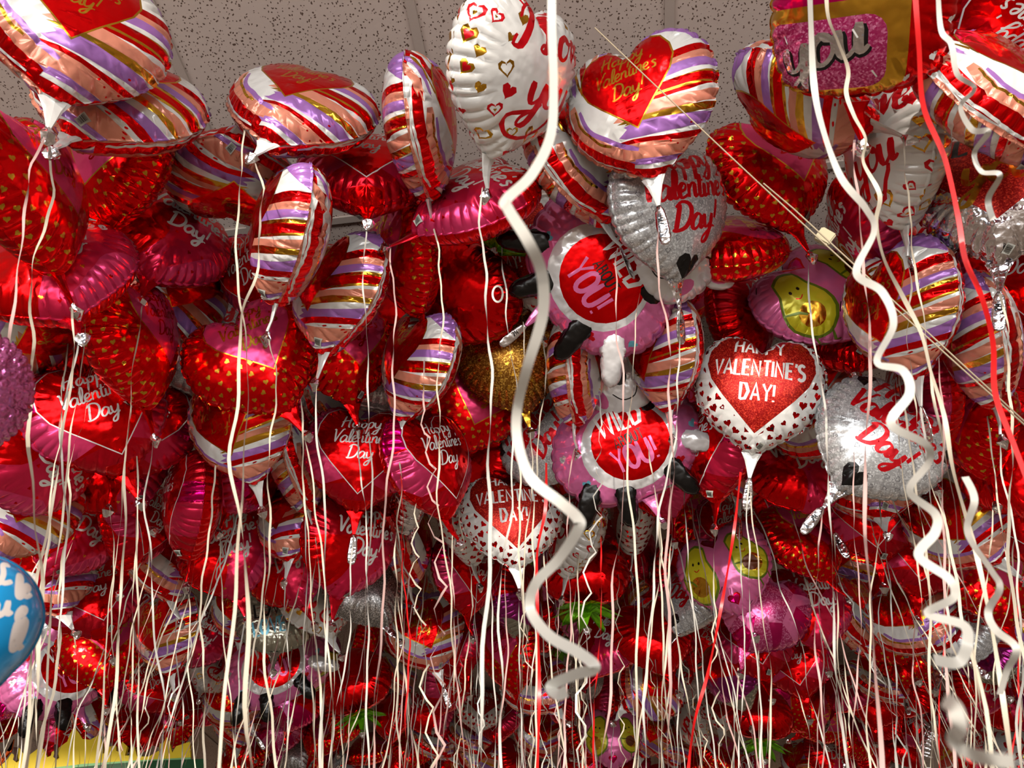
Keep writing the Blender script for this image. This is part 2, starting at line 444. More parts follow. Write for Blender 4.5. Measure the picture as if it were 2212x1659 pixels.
def d_dots(seed):
    r = random.Random(seed); D = []
    i = 0
    for gy in np.arange(-1.1, 1.1, .135):
        i += 1
        for gx in np.arange(-1.15, 1.15, .15):
            x = gx+(.075 if i % 2 else 0)+r.uniform(-.025, .025); y = gy+r.uniform(-.025, .025)
            D.append(('gold_foil', heart_poly(x, y, .034, r.uniform(-.7, .7), n=5)))
    D.append(('gold_foil', crisp_heart(.12, .22, .56, -.06)))
    D.append(('pink_ink', crisp_heart(.12, .22, .54, -.06)))
    D += hvd(HV, .10, .26, .09, .022, 'gold_foil' if seed % 2 else 'deep_red_foil', -.06, nib=.4)
    return D
def d_outline(seed):
    D = [('magenta_foil', [(-1.3,.2),(-1.3,1.3),(-.1,1.3),(-.1,.55),(-.3,.2)]), ('crimson_ink', [(-.1,1.3),(1.3,1.3),(1.3,.25),(.4,.2),(-.1,.55)]),
         ('pink_ink', [(-1.3,.2),(-.2,.15),(-.05,-.35),(-.55,-.52),(-1.3,-.18)]), ('magenta_foil', [(1.3,.25),(.4,.2),(.3,-.05),(1.3,-.12)]),
         ('rose_ink', [(1.3,-.12),(.3,-.05),(.1,-.55),(.6,-.65),(1.3,-.4)]), ('crimson_ink', [(-.55,-.52),(.1,-.42),(.6,-.65),(.35,-1.3),(-.35,-1.3)]),
         ('red_foil', [(-.22,-.72),(.22,-.72),(.3,-1.3),(-.3,-1.3)])]
    D.append(('white_ink', crisp_heart(0, .08, .67, 0)))
    D.append(('red_foil', crisp_heart(0, .08, .652, 0)))
    D += hvd(['Happy', "Valentine's", 'Day'], -.02, .15, .098, .020, 'white_ink', .03, nib=.3, lead=2.3)
    return D
def d_marker(seed):
    r = random.Random(seed)
    D = [('crimson_ink', [(-1.3,1.3),(-1.3,-.1),(-.2,.1),(.2,.7),(.1,1.3)]), ('rose_ink', [(1.3,.5),(.35,.25),(-.3,-.35),(-.45,-1.3),(1.3,-1.3)]),
         ('pink_ink', [(1.3,-.1),(.5,-.25),(.1,-.7),(.1,-1.3),(1.3,-1.3)])]
    D.append(('red_foil', crisp_heart(-.42, -.42, .40, .25)))
    for x, y in scatter(r, 26, .14, .95):
        D.append((r.choice(['gold_foil', 'red_foil', 'deep_red_foil']), heart_poly(x, y, .026, r.uniform(-.6, .6), n=4)))
    D += hvd(HV, .12, .22, .125, .034, 'white_ink', .08, nib=.0, shear=.1)
    return D
def d_love(seed):
    r = random.Random(seed); D = []
    k = 0
    for x, y in scatter(r, 110, .20, 1.1, 9000, avoid=lambda x, y: -.3 < x < .75 and -.5 < y < .62):
        w = r.uniform(.055, .105); a = r.uniform(-.5, .5); m = k % 5; k += 1
        if m == 0: D.append(('red_print', heart_poly(x, y, w*.9, a, 6)))
        elif m == 1: D.append(('gold_foil', heart_poly(x, y, w*.8, a, 6)))
        elif m == 2: D += [('gold_foil', heart_poly(x, y, w*1.15, a, 7)), ('red_print', heart_poly(x, y, w*.7, a, 6))]
        elif m == 3: D += [('red_print', heart_poly(x, y, w*1.2, a, 7)), ('white_ink', heart_poly(x, y, w*.78, a, 6)), ('gold_foil', heart_poly(x, y, w*.28, a, 4))]
        else: D += [('gold_foil', heart_poly(x, y, w*1.2, a, 7)), ('white_ink', heart_poly(x, y, w*.82, a, 6))]
    D += hvd(['I Love', 'you'], .2, .12, .22, .055, 'red_print', .12, nib=.9, lead=2.1)
    D += [('red_print', q) for q in stroke(catmull([(.05,-.3),(-.22,-.42),(-.12,-.6),(.2,-.52),(.45,-.2)], 4), .045)]
    return D
def d_holo(seed):
    r = random.Random(seed); D = []
    for x, y in scatter(r, 150, .125, 1.05):
        a = r.uniform(-.5, .5); D.append(('grey_line', heart_poly(x, y, .036, a, 4))); D.append(('holo_foil', heart_poly(x, y, .027, a, 4)))
    D += hvd(['Happy', "Valentine's", 'Day!'], .02, .14, .155, .045, 'red_print', .1, nib=.7, lead=2.2)
    for x, y, w, a in ((-.62, .52, .13, .3), (0, -.72, .16, -.12), (.72, .30, .10, -.4)):
        D.append(('black_ink', heart_poly(x, y, w, a, 9, 1.25)))
    return D
def d_leopard(seed):
    r = random.Random(seed); D = []; k = 0
    for x, y in scatter(r, 190, .125, 1.1, 9000, avoid=lambda x, y: abs(x) < .42 and -.2 < y < .5):
        w = r.uniform(.035, .066); a = r.uniform(-.9, .9); k += 1
        D.append(('deep_red_foil', heart_poly(x, y, w, a, 5)))
        if k % 3 == 0: D.append(('white_ink', heart_poly(x, y, w*.45, a, 4)))
        if k % 7 == 0: D.append(('black_ink', heart_poly(x+.01, y, w*.45, a, 4)))
    D.append(('white_ink', crisp_heart(0, .13, .76)))
    D.append(('red_glitter', crisp_heart(0, .13, .70)))
    for l, cx, cy, s in (('HAPPY', -.02, .48, .15), ("VALENTINE'S", .0, .17, .145), ('DAY!', .0, -.14, .15)):
        D.append(('white_ink', text(l, cx, cy+.02, s, .042, 0, BLOCK, 0)))
    return D
def avo(cx, cy, s, rot):
    def tr(p): 
        c, q = math.cos(rot), math.sin(rot); return [(cx+s*(x*c-y*q), cy+s*(x*q+y*c)) for x, y in p]
    pear = catmull([(0,1.0),(.28,.85),(.36,.45),(.58,0),(.60,-.45),(.3,-.85),(0,-.95),(-.3,-.85),(-.60,-.45),(-.58,0),(-.36,.45),(-.28,.85),(0,1.0)], 2)[:-1]
    D = [('avocado_rim', tr([(x*1.14, y*1.1) for x, y in pear])), ('avocado', tr(pear))]
    D.append(('gold_foil', tr(circle(0, -.35, .34))))
    for sx in (-.11, .11): D.append(('black_ink', tr(circle(sx, .42, .04, .055, 8))))
    D += [('red_print', tr(q)) for q in stroke(catmull([(-.1,.22),(0,.15),(.1,.22)], 3), .03)]
    for sx in (-.25, .25): D += [('avocado_rim', tr(q)) for q in stroke([(sx, -.9), (sx, -1.3), (sx*1.7, -1.36)], .09)]
    D += [('avocado_rim', tr(q)) for q in stroke([(-.6, 0), (-.25, -.15), (-.1, -.3)], .08)]
    return D
def d_avocado(seed):
    D = []
    D += avo(-.42, -.05, .50, -.25); D += avo(.48, -.02, .44, .35)
    D.append(('brown_ink', circle(.48, -.16, .13, .13, 14)))
    for x, y, w in ((0, .42, .13), (-.28, .72, .07), (.42, .70, .09), (0, -.62, .09)):
        D.append(('deep_red_foil', heart_poly(x, y, w*1.3, .1, 8))); D.append(('magenta_foil', heart_poly(x, y, w, .1, 8)))
    for x, y in ((-.6, .62), (.75, .45), (.12, .75), (.2,-.8), (-.15,-.4)):
        D += [('black_ink', q) for q in stroke([(x-.05, y-.04), (x+.05, y+.04)], .02)]
    return D
def d_loveyou(seed):
    r = random.Random(seed); D = []
    for _ in range(150):
        x, y = r.uniform(-1.1, 1.1), r.uniform(-1.1, 1.1); a = math.atan2(y, x)
        l = r.uniform(.04, .10)
        D += [('grey_line', q) for q in stroke([(x, y), (x+l*math.cos(a), y+l*math.sin(a))], .007)]
    D.append(('red_glitter', crisp_heart(0, .22, .80, 0, .85)))
    D.append(('black_ink', text('LOVE', 0, .46, .25, .07, 0, BLOCK, 0)))
    D.append(('gold_foil', text('you', 0, .05, .22, .05, .05)))
    return D
def d_gem(seed):
    D = []; r = random.Random(seed)
    n = 12; outer = [(1.3*math.cos(2*PI*i/n+.1), 1.3*math.sin(2*PI*i/n+.1)) for i in range(n)]
    inner = [(.45*math.cos(2*PI*(i+.5)/n), .1+.4*math.sin(2*PI*(i+.5)/n)) for i in range(n)]
    mts = ['gem_pink', 'gem_dark', 'gem_light', 'magenta_foil', 'gem_pink']
    for i in range(n):
        D.append((mts[i % 5], [outer[i], outer[(i+1) % n], inner[i]]))
        D.append((mts[(i+2) % 5], [inner[i], outer[(i+1) % n], inner[(i+1) % n]]))
    D.append(('gem_light', inner)); D.append(('gem_pink', [inner[i] for i in (1, 4, 7, 10)]))
    return D
def d_ombre(seed):
    top, bot = (('purple_foil', 'clear_silver'), ('magenta_foil', 'pink_ink'))[seed % 2]
    return [('orange_foil', [(-1.3,1.3),(-1.3,.55),(-.3,.45),(.4,.7),(1.3,.5),(1.3,1.3)]),
            (top, [(-1.3,-.15),(-.4,0),(.5,-.25),(1.3,-.1),(1.3,-.6),(.3,-.7),(-.5,-.55),(-1.3,-.7)]),
            (bot, [(-1.3,-.7),(-.5,-.55),(.3,-.7),(1.3,-.6),(1.3,-1.4),(-1.3,-1.4)])]
def d_tinyhearts(seed, m1='gold_foil'):
    r = random.Random(seed)
    return [(m1, heart_poly(x, y, .026, r.uniform(-1, 1), 0, 4)) if False else (m1, heart_poly(x, y, .028, r.uniform(-1, 1), 4)) for x, y in scatter(r, 120, .14, 1.0)]
def d_tag(seed):
    r = random.Random(seed); D = []
    for x, y in scatter(r, 95, .17, 1.15):
        D.append((r.choice(['white_ink', 'white_ink', 'deep_red_foil']), heart_poly(x, y, .045, r.uniform(-.3, .3), 5)))
    def rr(x0, y0, x1, y1, q, rot=-.02):
        pts = []
        for cx, cy, a0 in ((x1-q, y1-q, 0), (x0+q, y1-q, 90), (x0+q, y0+q, 180), (x1-q, y0+q, 270)):
            for k in range(5): a = math.radians(a0+22.5*k); pts.append((cx+q*math.cos(a), cy+q*math.sin(a)))
        return pts
    D.append(('gold_foil', rr(-.95, -.86, .42, .98, .22)))
    D.append(('magenta_foil', rr(-.80, .02, .26, .86, .12)))
    D.append(('gem_pink', rr(-.80, -.72, .26, -.10, .16)))
    D.append(('white_ink', text('Love', -.28, .42, .24, .07, .15)))
    D.append(('black_ink', text('you', -.26, -.36, .24, .085, .25))); D.append(('silver_foil', text('you', -.27, -.345, .24, .055, .25)))
    for x, y in ((-.6, -.2), (0, -.2), (-.65, -.6), (.15, -.55)): D += [('white_ink', q) for q in stroke([(x, y), (x+.04, y-.07)], .02)]
    return D
def d_bubble(seed):
    D = []
    for s, x, y in (('L', .42, .42), ('le', .62, .28), ('e', .60, .02), ('ll', .58, -.26), ('u', .42, .1), ('ov', -.2, .2)):
        D.append(('soft_white', text(s, x, y, .14, .058, .15, nib=0)))
    D += [('navy_line', q) for q in stroke(catmull([(.05,-.35),(.25,-.2),(.3,-.45),(.1,-.62)], 4), .045)]
    D += [('navy_line', q) for q in stroke(catmull([(.1,-.85),(.45,-.72),(.5,-.8),(.2,-.98)], 4), .035)]
    D += [('navy_line', q) for q in stroke([(.2, .85), (.5, .75)], .012)]+[('navy_line', q) for q in stroke([(.35, .9), (.38, .65)], .012)]
    return D
def d_rainbow(seed):
    D = [('black_ink', text('LOVE', -.1, -.1, .2, .05, .2, BLOCK, 0)), ('sky_blue_ink', text('LOVE', -.1, -.45, .2, .05, .2, BLOCK, 0))]
    for i, m_ in enumerate(('red_foil', 'orange_foil', 'rainbow_yellow', 'rainbow_green', 'rainbow_blue')):
        y = .22-.12*i; D.append((m_, [(.5, y), (.95, y+.1), (.95, y+.22), (.5, y+.12)]))
    D += [('gold_foil', q) for q in stroke(catmull([(-.9,.3),(-.4,.62),(.3,.62),(.8,.3)], 4), .04)]
    return D
def d_belly(seed):
    r = random.Random(seed)
    D = [('soft_white_foil', circle(.02, -.05, .50, .46, 26)), ('red_foil', circle(.05, -.02, .40, .39, 26))]
    D.append(('white_ink', text('WILD', .05, .20, .165, .042, 0, BLOCK, 0)))
    D.append(('black_ink', text('ABOUT', .05, .0, .075, .017, 0, BLOCK, 0)))
    D.append(('bubble_pink', text('YOU!', .05, -.19, .165, .042, 0, BLOCK, 0)))
    D.append(('soft_black_foil', circle(.40, .28, .12, .08, 10, .5)))
    for x, y, m_ in ((-.42, .32, 'red_print'), (.62, .55, 'magenta_foil'), (-.55, -.25, 'sky_blue_ink'), (.45, -.4, 'red_print'), (-.3, .55, 'red_print'), (-.7, .1, 'holo_foil'), (.3, -.72, 'holo_foil'), (.75, -.1, 'sky_blue_ink'), (0, .78, 'red_print')):
        D.append((m_, heart_poly(x, y, .055, r.uniform(-.5, .5), 6)))
    return D
def d_face(seed):
    D = [('black_ink', circle(.0, .05, .17, .20, 16)), ('bubble_pink', circle(.55, -.2, .14, .22, 12)), ('bubble_pink', circle(-.55, -.2, .14, .22, 12))]
    D += [('black_ink', q) for q in stroke(catmull([(-.28,-.22),(-.15,-.42),(.1,-.45),(.28,-.25)], 4), .025)]
    for x in (-.42, .42): D += [('black_ink', q) for q in stroke(catmull([(x-.1,.42),(x,.5),(x+.1,.42)], 3), .04)]
    return D

# ------------------------------------------------------------------ meshes shared by all copies of a design
R0 = .166
def P_(rf, seed, T=.48, N=38, **k): return Pouch(rf, R0, R0*T, N, seed, **k)
SH = 1.12*R0     # root origin sits at the neck
def shape(name, P, base, des, back=None): return pouch_mesh(name, P, base, des, shift=SH, back=back)
BODY = {}
def body(key):
    if key in BODY: return BODY[key]
    t, v = key[0], int(key[1:] or 0)
    n = 'foil_body'
    if t == 'A': m = shape(n, P_(HEART_R, 11+v, max(.46, .47+.02*v)), 'white_ink', d_stripes(v+1))
    elif t == 'B': m = shape(n, P_(HEART_R, 21+v, .47), 'red_foil', d_dots(v+1))
    elif t == 'C': m = shape(n, P_(HEART_R, 31+v, .48), 'red_foil', d_outline(v), [('magenta_foil', [(-1.3,.2),(-1.3,1.3),(1.3,1.3),(1.3,.3)]), ('pink_ink', [(-1.3,.2),(1.3,.3),(1.3,-.3),(-1.3,-.45)]), ('crimson_ink', [(-1.3,-.45),(1.3,-.3),(1.3,-.8),(-1.3,-.8)])] if v else d_outline(v))
    elif t == 'D': m = shape(n, P_(HEART_R, 41+v, .47), 'red_foil', d_marker(v+3), [('rose_ink', [(-1.3,.1),(1.3,-.2),(1.3,-1.3),(-1.3,-1.3)])])
    elif t == 'E': m = shape(n, P_(HEART_R, 51, .50), 'white_ink', d_love(5))
    elif t == 'F': m = shape(n, P_(HEART_R, 61, .48), 'holo_foil', d_holo(6))
    elif t == 'G': m = shape(n, P_(HEART_R, 71, .50), 'white_ink', d_leopard(7))
    elif t == 'H': m = shape(n, P_(HEART_R, 81, .50), 'bubble_pink', d_avocado(8))
    elif t == 'J': m = shape(n, P_(DROP_R, 91, .60), 'gold_glitter', d_tinyhearts(9))
    elif t == 'L': m = shape(n, P_(HEART_R, 92, .48), 'silver_foil', d_loveyou(10))
    elif t == 'M': m = shape(n, P_(SQUARE_R, 93, .46), 'red_foil', d_tag(11))
    elif t == 'N': m = shape(n, P_(HEART_R, 94, .50), 'gem_pink', d_gem(12))
    elif t == 'O': m = shape(n, P_(ROUND_R, 95, .45), 'clear_silver', d_rainbow(13))
    elif t == 'P': m = shape(n, P_(HEART_R, 96, .50), 'silver_glitter', [])
    elif t == 'S': m = shape(n, P_(HEART_R, 97+v, .54), 'red_foil', d_ombre(v))
    elif t == 'T': m = shape(n, P_(HEART_R, 99+v, .54), 'red_foil', [('crimson_ink', [(-1.3,-.25),(1.3,0),(1.3,-1.3),(-1.3,-1.3)])] if v else [])
    elif t == 'Q': m = shape(n, P_(DROP_R, 101, .70, crease=.0), 'blue_latex', d_bubble(3))
    elif t == 'R': m = shape(n, P_(ROUND_R, 102, .42, N=44, crease=1.6), 'mauve_foil', [])
    elif t == 'Z': m = shape(n, Pouch(OVAL_R, R0*1.36, R0*.52, 30, 103, c0=.85, crease=.9), 'soft_pink_foil', d_belly(4))
    elif t == 'K': m = shape(n, P_(BERRY_R, 104, .60, N=26), 'red_foil', [('deep_red_foil', circle(x, y, .02, .035, 6)) for x, y in scatter(random.Random(2), 40, .22, .9)])
    BODY[key] = m
    return m
NECKCOL = dict(A='white_ink', B='red_foil', C='red_foil', D='crimson_ink', E='white_ink', F='silver_foil', G='white_ink', H='bubble_pink', J='gold_foil', L='silver_foil', M='red_foil', N='gem_pink', O='clear_silver', P='silver_foil', S='red_foil', T='red_foil', Q='blue_latex', R='mauve_foil', Z='soft_pink_foil', K='leaf_green')
def strip_mesh(name, path, widths, thick, mts, seed=0, crumple=0.):
    """closed flattened tube along path"""
    r = random.Random(seed); V = []; F = []; n = len(path); K = 8
    for i in range(n):
        a = Vector(path[max(0, i-1)]); b = Vector(path[min(n-1, i+1)]); t = (b-a).normalized()
        s = t.cross(Vector((0, 0, 1)));
        if s.length < .1: s = Vector((1, 0, 0))
        s.normalize(); u = s.cross(t)
        for k in range(K):
            an = 2*PI*k/K
            j = 1+r.uniform(-crumple, crumple)
            p = Vector(path[i])+s*(math.cos(an)*widths[i]/2*j)+u*(math.sin(an)*thick[i]/2*(1+r.uniform(-crumple, crumple)*2))
            V.append(tuple(p))
        if i:
            o = (i-1)*K
            for k in range(K): F.append((o+k, o+(k+1) % K, o+K+(k+1) % K, o+K+k))
    F.append(tuple(range(K))[::-1]); F.append(tuple(range((n-1)*K, n*K)))
    me = bpy.data.meshes.new(name); me.from_pydata(V, [], F)
    for m_ in mts: me.materials.append(M[m_])
    me.polygons.foreach_set('use_smooth', [crumple < .1]*len(F)); me.update()
    return me
NECK = {}; TIP = {}; BAR = {}
def neck(mt, v):
    if (mt, v) not in NECK:
        bend = (.0, .012, -.014)[v]
        path = [(0, .125*R0, 0), (0, 0, 0), (bend*.4, -.022, .002), (bend, -.045, .004+bend*.3)]
        NECK[mt, v] = strip_mesh('neck', path, [.050, .030, .021, .009], [.010, .008, .006, .006], [mt], v, .12)
    return NECK[mt, v]
def tip(v):
    if v not in TIP:
        b = (.0, .012, -.014)[v % 3]
        if v < 3:   # crumpled rosette of foil below the knot
            path = [(b, -.044, .004), (b, -.052, .006), (b*1.2, -.062, .008), (b*1.3, -.072, .006), (b*1.4, -.080, .004)]
            TIP[v] = strip_mesh('foil_tip', path, [.008, .022, .030, .024, .008], [.006, .012, .016, .012, .004], ['silver_foil'], v+5, .35)
        else:       # long flat filling tab with a rounded end
            path = [(b, -.044, .004), (b, -.055, .004), (b*1.3, -.085, .002), (b*1.5, -.112, 0), (b*1.6, -.124, 0), (b*1.6, -.130, 0)]
            me = strip_mesh('foil_tip', path, [.008, .020, .026, .027, .021, .008], [.004, .003, .002, .002, .002, .001], ['silver_foil'], v+5, .06)
            import bmesh
            bm = bmesh.new(); bm.from_mesh(me); me.materials.append(M['black_ink'])
            for sd in (1, -1):      # the printed lot number along the tab
                for q in text('214', 0, 0, .0085, .0022, PI/2, BLOCK, 0):
                    f = bm.faces.new([bm.verts.new((sd*x+b*1.25, y-.078, sd*.0034+.002)) for x, y in q]); f.material_index = 1
            bm.to_mesh(me); bm.free(); TIP[v] = me
    return TIP[v]
def barcode(kind, side=1):
    if (kind, side) not in BAR:
        P = P_({'J': DROP_R}.get(kind, HEART_R), 21, .52)
        V = []; F = []; mi = []
        x0, y0, w, h = .10, -.88, .13, .085
        def quad(a, b, c, d, m_, lift):
            X = np.array([a, c, c, a]); Y = np.array([b, b, d, d])
            ca, sa = math.cos(1.1), math.sin(1.1); dx, dy = X-x0, Y-y0
            S = P.surf(x0+dx*ca-dy*sa, y0+dx*sa+dy*ca); S[:, 2] += lift; S = S*np.array([side, 1, side])
            o = len(V); V.extend((float(p[0]), float(p[1])+SH, float(p[2])) for p in S); F.append((o, o+1, o+2, o+3)); mi.append(m_)
        for i in range(4): quad(x0+w*i/4, y0, x0+w*(i+1)/4, y0+h, 0, .0018)
        x = x0+.012; r = random.Random(4)
        while x < x0+w-.02:
            q = r.choice((.003, .005, .008)); quad(x, y0+.012, x+q, y0+h-.012, 1, .0024); x += q+r.choice((.004, .006))
        me = bpy.data.meshes.new('barcode_label'); me.from_pydata(V, [], F); me.materials.append(M['label_white']); me.materials.append(M['black_ink'])
        me.polygons.foreach_set('material_index', mi); me.update(); BAR[kind, side] = me
    return BAR[kind, side]
def child(name, me, parent):
    o = bpy.data.objects.new(name, me); C.objects.link(o); o.parent = parent; return o
def leaf_crown():
    """ring of pointed green foil leaves and a stalk at the neck end of the strawberry"""
    if 'leaf' not in BAR:
        V = []; F = []
        n = 9; r = random.Random(3)
        out = []
        for i in range(n*6):
            a = 2*PI*i/(n*6); k = abs(((i/6) % 1)-.5)*2
            rad = .052+.075*(1-k)**0.9*(1+.15*math.sin(i*.7)); out.append((a, rad))
        for lay, z in ((0, .0), (1, .010)):
            V.append((0, z, 0))
            for fr in (.35, .7, 1.0):
                for a, rad in out:
                    rr = rad*fr; dz = -.55*max(0, rr-.045)+.008*math.sin(5*a+fr*3)
                    V.append((rr*math.cos(a), z*(1.1-fr)+dz+.03, rr*math.sin(a)*.75))
        N_ = len(out); L = 1+3*N_
        for lay in (0, 1):
            o = lay*L
            for i in range(N_):
                j = (i+1) % N_
                f = (o, o+1+i, o+1+j); F.append(f if lay == 0 else f[::-1])
                for q in (0, 1):
                    f = (o+1+q*N_+i, o+1+(q+1)*N_+i, o+1+(q+1)*N_+j, o+1+q*N_+j); F.append(f if lay == 0 else f[::-1])
        for i in range(N_):
            j = (i+1) % N_; F.append((1+2*N_+i, L+1+2*N_+i, L+1+2*N_+j, 1+2*N_+j))
        me = bpy.data.meshes.new('leaf_crown'); me.from_pydata(V, [], F); me.materials.append(M['leaf_green'])
        me.polygons.foreach_set('use_smooth', [True]*len(F)); me.update(); BAR['leaf'] = me
    return BAR['leaf']

# ------------------------------------------------------------------ placing
def basis(px, py, spin, pitch, roll):
    v = ray(px, py); r = v.cross(Vector((0, 0, 1))).normalized()
    # keep image-right exactly
    r = (RV-v*RV.dot(v)).normalized(); u = r.cross(v).normalized()
    X, Y, Z = r, u, -v
    a = math.radians(spin)
    X, Z = X*math.cos(a)-Z*math.sin(a), X*math.sin(a)+Z*math.cos(a)      # face turns to image right for spin>0
    a = math.radians(pitch); q = Matrix.Rotation(a, 3, r)                  # tail swings toward the viewer
    def test(q): return (q @ (-u)).dot(-v) > 0
    if pitch and not test(q) and pitch > 0: q = Matrix.Rotation(-a, 3, r)
    X, Y, Z = q @ X, q @ Y, q @ Z
    q = Matrix.Rotation(math.radians(roll), 3, -v)                         # ccw as seen by the viewer
    X, Y, Z = q @ X, q @ Y, q @ Z
    return Matrix((X, Y, Z)).transposed()
#  type, x, y, face width in px, spin, pitch, roll [, tip]
H_ = [
('A0',160,70,318,0,42,-24,0),('A1',240,245,300,-35,50,-58,1),('B0',72,405,288,48,12,12,0),('B1',285,402,272,-42,12,-18,1),('D0',378,512,268,10,48,-25,0),
('D1',130,570,266,0,58,15,0),('A0',75,700,258,35,20,-58,1),('A1',485,398,272,0,52,168,0),('A0',650,240,300,-30,55,-48,0),('A1',633,492,298,-62,4,-14,1),
('C0',790,388,286,0,62,-2,0),('A0',910,268,306,66,2,4,1),('B0',882,558,270,-50,10,14,1),('D0',1032,432,284,-52,15,-62,0),('E0',1104,160,336,34,8,-16,1),
('A1',1240,372,284,48,10,26,4),('A0',1385,240,306,-12,28,14,3),('F0',1457,440,290,32,10,8,3),('G0',1145,560,250,-35,10,10,0),('K0',1012,625,262,20,-20,150,0),
('J0',1110,765,246,0,20,15,0),('B1',1655,378,286,34,22,28,0),('A1',1742,232,292,-48,28,74,0),('M0',1880,18,326,-8,0,8,1),('A0',2105,190,316,58,14,48,4),
('C1',2250,5,300,-20,0,150,0),('E0',1945,340,280,-48,10,14,4),('L0',2118,438,280,-5,30,6,3),('D1',1868,525,264,-55,18,44,1),('A1',1985,640,262,-35,12,14,3),
('A0',2090,722,254,-58,5,14,1),('C0',2225,590,246,-15,10,5,3),('H0',1776,628,258,30,12,56,0),('C1',1838,745,240,0,64,4,0),('B0',1555,540,274,-56,20,-78,0),
('D0',1612,680,250,50,6,8,1),('A0',1433,757,264,-46,5,6,1),('G0',1620,862,236,0,12,-6,3),('F0',1892,952,262,8,28,-38,3),('D1',1995,848,246,-52,8,8,1),
('B1',2132,890,236,-42,12,12,1),('A1',1246,780,264,62,8,-2,1),('A0',902,770,262,-48,2,-16,1),('A1',714,640,266,-45,18,-14,0),('B0',566,748,256,8,22,32,0),
('B1',742,735,246,20,20,10,0),('C1',522,612,262,-30,20,20,0),('A0',415,628,262,20,30,-30,0),('B1',292,725,262,46,4,8,0),('F0',428,775,246,0,26,4,3),
('C0',200,865,252,10,14,22,0),('C0',330,925,236,-8,14,-16,0),('T0',150,775,250,20,30,40,1),('D0',85,965,236,20,30,-60,0),('A1',85,1060,218,15,25,-20,3),
('D1',225,1045,216,0,30,30,0),('C1',270,1110,208,40,20,-10,0),('C1',412,1050,226,-75,6,0,1),('S1',525,1025,222,40,30,-20,0),('A1',517,900,246,-30,8,14,0),
('A0',650,1000,226,60,8,14,1),('A1',630,1110,214,-40,30,-6,0),('A0',770,860,228,25,22,30,3),('F0',800,800,232,30,28,38,3),('C0',776,985,238,0,14,-4,3),
('C1',930,990,244,38,8,18,1),('B0',1016,880,242,8,12,-14,0),('F0',1185,965,232,-5,30,52,0),('G0',1108,1095,226,8,22,6,0),
('G0',1012,1115,206,46,8,8,1),('E0',1243,1150,198,-48,8,-12,1),('G0',1370,1090,206,-72,4,-2,1),('K0',1265,1228,196,0,35,0,0),('D0',758,1152,210,26,8,-10,0),
('A1',892,1160,200,56,6,4,1),('L0',852,1080,205,-45,10,14,0),('D1',498,1192,202,0,18,18,0),('D0',625,1222,190,-18,22,26,0),('A0',352,1195,194,30,12,14,1),
('D1',172,1145,202,25,25,-20,0),('A1',105,1235,192,20,30,30,0),('C0',195,1285,188,10,26,22,0),('B0',228,1400,164,0,28,10,0),('A0',360,1360,170,-40,10,12,1),
('P0',792,1272,180,20,20,30,1),('O0',602,1325,172,0,30,0,0),('E0',690,1290,176,25,15,20,1),('A1',920,1365,166,0,8,20,3),('B1',1095,1400,162,-35,10,8,1),
('S0',1106,1290,176,45,8,4,1),('C1',1006,1232,186,30,8,2,1),('D1',1322,1385,166,-30,18,-30,0),('T1',1408,1372,168,20,20,20,0),('A0',1402,1480,146,10,20,-50,1),
('S0',1582,1450,152,-38,14,16,0),('N0',1645,1300,184,10,20,-26,1),('H0',1578,1232,188,-10,18,20,0),('C0',1598,1150,188,-5,10,14,0),('B0',1732,1165,194,34,14,30,1),
('C0',1905,1115,194,0,12,4,0),('D0',1722,1010,216,20,22,26,3),('A1',1578,985,216,30,30,0,3),('A0',1762,872,236,-10,25,56,0),('C0',1530,925,228,-40,12,0,0),
('B1',1470,930,226,40,10,8,1),('A0',1892,1050,200,0,48,10,0),('A1',2088,1100,206,-20,20,40,1),('C0',2185,1100,206,-10,15,10,0),('C0',1985,1185,188,10,20,-8,0),
('F0',2050,1360,164,-20,20,-20,0),('A0',1965,1325,170,-5,22,44,3),('B0',1905,1350,166,0,25,24,0),('A1',1838,1322,170,50,10,14,1),('D0',1752,1310,172,25,20,10,0),
('C0',1715,1420,156,-5,14,6,0),('C0',1632,1385,162,5,25,10,0),('K0',1640,1540,128,10,30,0,0),('K0',772,1475,146,-20,30,10,0),('H0',1322,1592,120,0,12,0,0),
('Z0',1300,590,272,0,6,-58,4),('Z0',1340,955,232,0,6,24,0),('Z0',135,1450,150,20,10,30,0),('Z0',595,1440,150,-10,20,20,0),
('T0',880,700,240,-20,30,-10,0),('K0',1050,1005,220,-30,20,20,0),('C1',2180,760,242,30,20,30,0),('T1',2160,1010,214,-20,30,10,1),
('A1',1160,1480,146,20,30,40,0),('F0',1500,1290,176,-40,20,-30,0),('B0',2120,1250,184,30,20,16,0),('D1',1440,1000,214,-30,20,10,0),('C0',990,1390,162,-25,20,18,0),
]
HER = len(H_)
items = []
for t in H_:
    sp0 = t[4]*(1.3 if abs(t[4]) > 29 else 1); sp0 = max(-80, min(80, sp0))
    items.append(dict(t=t[0], px=t[1], py=t[2], W=t[3], o=(sp0, t[5], t[6]), tip=t[7], hero=True))
